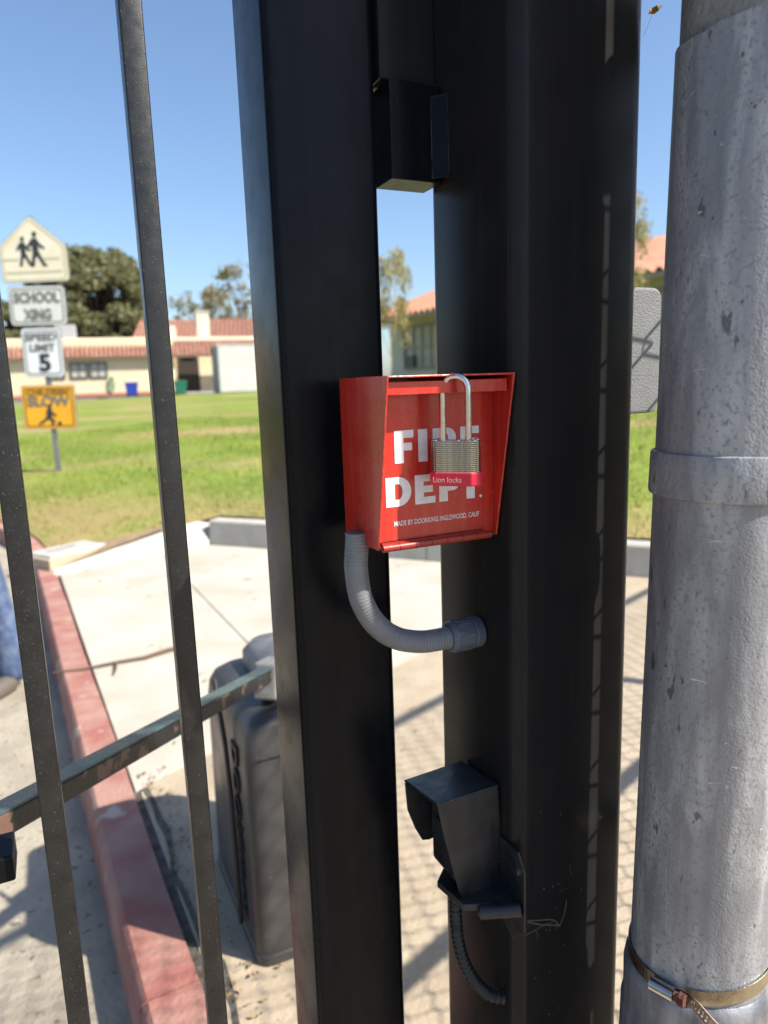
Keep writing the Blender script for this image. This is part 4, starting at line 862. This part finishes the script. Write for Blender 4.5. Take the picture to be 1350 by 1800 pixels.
# ================================================================ CONDUIT
CO = thing('flexible_conduit', 'grey ribbed flexible conduit curving from red box to black column', 'conduit', FR(0, -.036, 1.0), TH)
cp = [(-.004, 0, .125), (-.004, 0, .118), (-.0055, 0, .105), (-.0062, 0, .092), (-.0035, 0, .068), (.0025, 0, .052), (.0105, 0, .039), (.021, 0, .0285), (.0335, 0, .0205), (.046, 0, .0160), (.059, 0, .0130), (.072, 0, .0122), (.084, 0, .0120), (.092, 0, .0120)]
def spline(P, n):
    P = [Vector(p) for p in P]; out = []
    for i in range(len(P) - 1):
        a, b, c, d = P[max(i - 1, 0)], P[i], P[i + 1], P[min(i + 2, len(P) - 1)]
        for k in range(n):
            t = k / n; out.append(0.5 * ((2 * b) + (c - a) * t + (2 * a - 5 * b + 4 * c - d) * t * t + (3 * b - a - 3 * c + d) * t ** 3))
    return out + [P[-1]]
cpts = spline(cp, 22)
s_acc = 0; rad = []
for i, p in enumerate(cpts):
    if i: s_acc += (p - cpts[i - 1]).length
    rad.append(.0104 + .00022 * math.sin(2 * math.pi * s_acc / .0031))
m = MB(); m.tube(cpts, rad, 20); m.build('hose', 'conduit', CO, smooth=60)
cn = MB()
prof_ = [(.0095, .0845), (.0125, .0848), (.0142, .0862), (.0150, .0885), (.0152, .0905), (.0152, .1070), (.0146, .1085), (.0146, .1100), (.0150, .1105), (.0150, .1185), (.011, .1200)]
vv, ff = [], []; nn = 36
for (r_, x) in prof_:
    for k in range(nn):
        a = 2 * math.pi * k / nn; vv.append((x, r_ * math.cos(a), .0125 + r_ * math.sin(a)))
for i in range(len(prof_) - 1):
    for k in range(nn): ff.append((i * nn + k, i * nn + (k + 1) % nn, (i + 1) * nn + (k + 1) % nn, (i + 1) * nn + k))
cn.add(vv, ff); nut = cn.build('connector_nut', 'nut', CO, smooth=35)
for k in range(8):
    a0_ = 2 * math.pi * k / 8; q = MB()
    lp = []
    for (x, da) in ((.0905, -.22), (.0895, 0), (.0905, .22), (.0985, .30), (.1065, .30), (.1072, 0), (.1065, -.30), (.0985, -.30)):
        lp.append((x, .0157 * math.cos(a0_ + da), .0125 + .0157 * math.sin(a0_ + da)))
    c_ = Vector((0, -math.cos(a0_), -math.sin(a0_))) * .0012
    q.prism(lp, c_); q.build('grip_rib', 'nut', nut, smooth=40)

# ================================================================ PHOTO SENSOR under the box
SE = thing('photocell_sensor', 'small black hooded gate sensor on a bracket with coiled cable, low on the column', 'sensor', FR(.05, -.072, .75), TH)
m = MB(); sk = .0022
front = [(0.0, .117), (.067, .117), (.071, .045), (.0715, .030), (.071, .006), (.030, .001), (.022, .020), (.014, .052), (.006, .085)]
m.prism([(x, 0, z) for x, z in front], (0, sk, 0)); m.build('hood_front', 'blackplastic', SE, bevel=0.0008)
back = [(0.0, .105), (.067, .108), (.067, .04), (.026, .034), (.018, .036), (.010, .052), (.002, .075)]
m = MB(); m.prism([(x, .066, z) for x, z in back], (0, sk, 0)); m.build('hood_back', 'blackplastic', SE, bevel=0.0008)
m = MB(); m.add([(0, -.0003, .1168), (.067, -.0003, .1172), (.067, .0685, .1085), (0, .0685, .1055), (0, -.0003, .1195), (.067, -.0003, .1198), (.067, .0685, .1110), (0, .0685, .1080)],
                [(0, 3, 2, 1), (4, 5, 6, 7), (0, 1, 5, 4), (1, 2, 6, 5), (2, 3, 7, 6), (3, 0, 4, 7)]); m.build('hood_top', 'blackplastic', SE, bevel=0.0008)
m = MB(); m.prism([(.0585, -.0004, .085), (.0597, -.0004, .085), (.0617, -.0004, .041), (.0685, -.0004, .0415), (.0685, -.0004, .0402), (.0603, -.0004, .0398)], (0, .0006, 0)); m.build('hood_slot', 'letterdark', SE)
m = MB(); m.box(.0635, .0675, -.0006, .0003, .031, .0365); m.build('hood_window', 'letterdark', SE)
m = MB(); m.box(.0645, .067, sk, .066, .03, .107); m.build('hood_end', 'blackplastic', SE)
m = MB(); m.box(.024, .062, .012, .058, .02, .092); m.build('sensor_body', 'blackplastic', SE, bevel=0.004)
m = MB(); m.tube([(.024, .035, .065), (.019, .035, .065)], .013, 20); m.build('lens', 'glass', SE, smooth=40)
m = MB(); m.prism([(.020, -.010, .008), (.069, -.034, .008), (.0695, .02, .008), (.03, .045, .008), (.014, .03, .008)], (0, 0, .007)); m.build('bracket_shelf', 'blackplastic', SE, bevel=0.001)
m = MB(); m.tube([(.032, -.019, .009), (.066, -.036, .011)], .0066, 16); m.build('bracket_barrel', 'blackplastic', SE, smooth=40)
m = MB(); m.tube([(.0308, -.0183, .0088), (.0325, -.0193, .0090)], .0038, 12); m.build('barrel_screw', 'letterdark', SE)
m = MB(); m.prism([(.0675, -.040, -.012), (.0675, -.040, .050), (.0675, -.030, .066), (.0675, .0, .066), (.0675, .0, -.02), (.0675, -.02, -.032)], (.0022, 0, 0)); m.build('bracket_plate', 'blackplastic', SE, bevel=0.0008)
for (y, z) in ((-.028, .045), (-.030, .004)):
    m = MB(); m.tube([(.0655, y, z), (.0677, y, z)], .0038, 12); m.build('bracket_screw', 'steel', SE)
cpth = spline([(.030, .022, .010), (.030, .022, -.015), (.0305, .020, -.045), (.034, .016, -.07), (.042, .010, -.092), (.054, .004, -.108), (.064, .0, -.114), (.0705, -.002, -.116)], 24)
rad = []; s_acc = 0
for i, p in enumerate(cpth):
    if i: s_acc += (p - cpth[i - 1]).length
    rad.append(.0056 + .0009 * math.sin(2 * math.pi * s_acc / .0055))
m = MB(); m.tube(cpth, rad, 14); m.build('coiled_cable', 'cable', SE, smooth=60)

# ================================================================ ELECTRICAL BOX on the column
EB = thing('electrical_box', 'grey cast electrical box with rounded corners between column and pipe', 'electrical box', FR(.2565, -.05, 1.205), TH)
m = MB(); m.prism([(x, 0, z) for x, z in rrect(0.0, .0745, 0.008, .131, .011, 5)], (0, .012, 0)); m.build('cover', 'greybox', EB, bevel=0.003, seg=3)
m = MB(); m.prism([(x, .012, z) for x, z in rrect(0.0, .069, .013, .126, .008, 4)], (0, .04, 0)); m.build('back_box', 'greybox', EB, bevel=0.002)

# ================================================================ PIPE POST with collar, sleeve and hose clamp
PC = Vector((.2722, .5532)); PR_ = .0565
PP = thing('pipe_post', 'weathered grey galvanised pipe post standing right of the black column', 'post', (PC.x, PC.y, 0)); PP.rotation_euler = (0, R(1.0), 0)
# keep the axis through its measured point at z = 1.12
PP.location = (PC.x - math.sin(R(1.0)) * 1.12, PC.y, 0)
def ptube(r_, z0, z1, name, mat, top=None, n=96, rows=24):
    mm = MB(); vv, ff = [], []
    for i in range(rows + 1):
        for k in range(n):
            a = 2 * math.pi * k / n; zt = z1 if top is None else z1 + top(a)
            z = z0 + (zt - z0) * i / rows; vv.append((r_ * math.cos(a), r_ * math.sin(a), z))
    for i in range(rows):
        for k in range(n): ff.append((i * n + k, i * n + (k + 1) % n, (i + 1) * n + (k + 1) % n, (i + 1) * n + k))
    ff += [tuple(rows * n + k for k in range(n))]
    mm.add(vv, ff); return mm.build(name, mat, PP, smooth=35)
ptube(PR_, 0, 1.484, 'tube', 'galv', lambda a: .0055 * math.sin(a + 1.0) + .0012 * math.sin(5 * a) + .0004 * math.sin(17 * a))
ptube(PR_ - .0026, 1.40, 2.6, 'upper_tube', 'galvcap')
m = MB(); m.lathe([(PR_ + .0004, 1.1565), (PR_ + .0034, 1.1575), (PR_ + .0040, 1.160), (PR_ + .0036, 1.188), (PR_ + .0030, 1.1905), (PR_ + .0004, 1.1915)], 96, caps=False); m.build('collar', 'galv', PP, smooth=50)
m = MB(); vv, ff = [], []; n = 96
rows_ = [(.0002, .0), (.0040, -.004), (.0052, -.012), (.0046, -.030), (.0044, -.046), (.0062, -.050), (.0068, -.30), (.0068, -.74)]
for (e, dz_) in rows_:
    for k in range(n):
        a = 2 * math.pi * k / n; z = .7385 + .011 * math.sin(a + R(-35)) * -1 * (1 if dz_ > -.2 else 0) * .35 + dz_
        vv.append(((PR_ + e) * math.cos(a), (PR_ + e) * math.sin(a), z))
for i in range(len(rows_) - 1):
    for k in range(n): ff.append((i * n + k, i * n + (k + 1) % n, (i + 1) * n + (k + 1) % n, (i + 1) * n + k))
m.add(vv, ff); m.build('lower_sleeve', 'rubber', PP, smooth=50)
# hose clamp (a thing of its own, clipped round the pipe)
HC = thing('hose_clamp', 'stainless hose clamp with rusty screw and loose slotted tail around the pipe', 'hose clamp', (PC.x - math.sin(R(1.0)) * (1.12 - .75), PC.y, .7505))
def hz(a): return .0085 * math.cos(a - R(10)) + .004 * math.sin(a) * -1
def band(a0, a1, n, off=.0012, hw=.0063):
    mm = MB(); vv, ff = [], []
    for i in range(n + 1):
        a = R(a0 + (a1 - a0) * i / n); z = hz(a)
        for (e, b) in ((off, -hw), (off + .0008, -hw), (off + .0008, hw), (off, hw)): vv.append(((PR_ + e) * math.cos(a), (PR_ + e) * math.sin(a), z + b))
        if i: ff += [((i - 1) * 4 + q_, (i - 1) * 4 + (q_ + 1) % 4, i * 4 + (q_ + 1) % 4, i * 4 + q_) for q_ in range(4)]
    mm.add(vv, ff); return mm
band(-122, 160, 80).build('plain_band', 'band', HC, smooth=40)
band(158, 226, 24).build('slotted_band', 'banddark', HC, smooth=40)
for k in range(9):
    a = R(178 + k * 4.2); z = hz(a); q = MB(); e = PR_ + .0021
    q.add([(e * math.cos(a - .006), e * math.sin(a - .006), z - .004), (e * math.cos(a + .006), e * math.sin(a + .006), z - .004), (e * math.cos(a + .006), e * math.sin(a + .006), z + .004), (e * math.cos(a - .006), e * math.sin(a - .006), z + .004)], [(0, 1, 2, 3)]); q.build('slot', 'letterdark', HC)
def on(a, e, dz_=0): a = R(a); return Vector(((PR_ + e) * math.cos(a), (PR_ + e) * math.sin(a), hz(a) + dz_))
hs0, hs1 = on(212, .0062, .0005), on(231, .0075, .001)
m = MB(); m.tube([hs0, hs0.lerp(hs1, .5), hs1], .0062, 14); m.build('screw_housing', 'steel', HC, smooth=40)
hd = (hs1 - hs0).normalized()
m = MB(); m.tube([hs1, hs1 + hd * .003, hs1 + hd * .0032, hs1 + hd * .009], [.0038, .0038, .0055, .0052], 8); m.build('screw', 'rust', HC)
# slotted tail springing out toward the right
tail = spline([on(224, .003), on(236, .0035), on(244, .008, -.001), Vector((-.012, -.078, -.012)), Vector((.022, -.088, -.020)), Vector((.07, -.094, -.026)), Vector((.12, -.09, -.03))], 16)
m = MB(); vv, ff = [], []; kk = 0
up = Vector((0.05, -0.25, 1)).normalized()
L_ = len(tail); hw = .0063
def quadstrip(b0, b1, i0, i1):
    base = len(vv); cnt = 0
    for i in range(i0, i1 + 1):
        t = (tail[min(i + 1, L_ - 1)] - tail[max(i - 1, 0)]).normalized(); nrm_ = t.cross(up).normalized() * .0004
        for (b, s__) in ((b0, 1), (b1, 1), (b1, -1), (b0, -1)): vv.append(tuple(tail[i] + up * b + nrm_ * s__))
        if cnt: ff.extend([(base + (cnt - 1) * 4 + q_, base + (cnt - 1) * 4 + (q_ + 1) % 4, base + cnt * 4 + (q_ + 1) % 4, base + cnt * 4 + q_) for q_ in range(4)])
        cnt += 1
quadstrip(hw * .55, hw, 0, L_ - 1); quadstrip(-hw, -hw * .55, 0, L_ - 1)
for i in range(0, L_ - 1, 2): quadstrip(-hw * .55, hw * .55, i, i + 1)
m.add(vv, ff); m.build('slotted_tail', 'banddark', HC)

# ================================================================ CHAIN LINK FENCE running off to the right of the pipe
fd = Vector((.70, .714, 0)); fp = Vector((PC.x, PC.y, 0))
CF = thing('chain_link_fence', 'galvanised chain link fence fixed to the grey pipe and running away to the right', 'fence', fp, math.atan2(fd.y, fd.x))
FT = 1.577
m = MB(); m.box(.0705, .0905, -.004, .004, .06, 2.35); m.build('upright_bar', 'wire', CF)
for z in (FT, .74):
    m = MB(); m.tube([(.062, 0, z), (5.2, 0, z)], .021, 12); m.build('rail', 'galv', CF, smooth=40)
m = MB(); m.box(.052, .10, -.027, .027, 1.546, 1.604); m.build('rail_end', 'galv', CF, bevel=0.004)
for z in (.25, 2.0):
    m = MB(); m.lathe([(PR_ + .0008, z - .011), (PR_ + .0035, z - .011), (PR_ + .0035, z + .011), (PR_ + .0008, z + .011)], 48, caps=False); m.build('tension_band', 'wire', CF)
for x in (2.6, 5.2):
    m = MB(); m.tube([(x, 0, -.05), (x, 0, FT + .05)], .03, 14); m.build('line_post', 'galv', CF, smooth=40)
cell = .0385; ms = MB()
nx = int(5.1 / cell); nz = int((FT - .06) / cell)
for i in range(nx):
    x0 = .062 + i * cell; pts = []
    for j in range(nz + 1):
        s__ = (j + i) % 2
        x = x0 + (cell * 1.10 if s__ else -cell * .10); z = .06 + j * cell
        pts.append((x, (.0026 if s__ else -.0026), z - .004)); pts.append((x, (-.0026 if s__ else .0026), z + .004))
    ms.tube(pts, .0018, 4, caps=False)
o = ms.build('mesh_fabric', 'wire', CF); o['kind'] = 'stuff'

# ================================================================ COBWEB and hanging leaf
CW = thing('cobweb', 'dusty cobweb with caught debris on the black column beside the sensor', 'cobweb', FR(.128, -.104, .70), TH)
m = MB()
def strand(pts, r_=.00035): m.tube(spline(pts, 5), r_, 5)
strand([(-.004, -.004, .045), (.01, -.006, .038), (.022, -.006, .033), (.034, -.005, .027)], .0008)
strand([(-.004, -.004, .046), (.010, -.005, .042), (.026, -.005, .036), (.034, -.005, .026)], .0006)
strand([(.034, -.005, .027), (.040, -.004, .036), (.043, -.004, .05)], .0005)
for k in range(3):
    x, z = random.uniform(-.005, .05), random.uniform(.03, .14)
    strand([(x, -.003, z), (x + random.uniform(-.01, .014), -.006, z + random.uniform(-.01, .01)), (x + random.uniform(-.02, .02), -.004, z + random.uniform(-.015, .015))], .00014)
for k in range(3):
    x, z = random.uniform(.0, .03), random.uniform(.025, .045)
    strand([(-.01 + x * .3, -.003, .03), (x, -.008, z), (x + .006, -.004, z - .014)], .0002)
m.build('strand', 'web', CW, smooth=True)
m = MB()
for k in range(26):
    x, z = random.uniform(-.02, .09), random.uniform(-.25, .16); s__ = random.uniform(.0004, .0010)
    m.add([(x - s__, -.0032 - s__, z), (x + s__, -.004, z), (x, -.0034, z + 1.6 * s__), (x, -.0050, z)], [(0, 1, 2), (0, 3, 1), (1, 3, 2), (2, 3, 0)])
m.build('debris', 'web', CW)
LF = thing('dry_leaf', 'tiny curled dry leaf hanging on a web thread beside the column top', 'leaf', FR(.2615, -.09, 1.555))
m = MB(); m.tube([(-.004, 0, -.020), (.002, 0, -.006), (.005, 0, .001)], .00012, 4); m.build('thread', 'web', LF)
m = MB(); m.add([(0, 0, -.002), (.004, -.002, -.0035), (.009, .0, .0005), (.0125, .001, .005), (.007, -.0015, .004), (.003, .001, .003), (.001, -.001, .001), (.006, .002, -.001)],
                [(0, 1, 7), (1, 2, 7), (2, 3, 4), (2, 4, 7), (4, 5, 7), (5, 6, 7), (6, 0, 7)]); m.build('blade', 'deadleaf', LF)
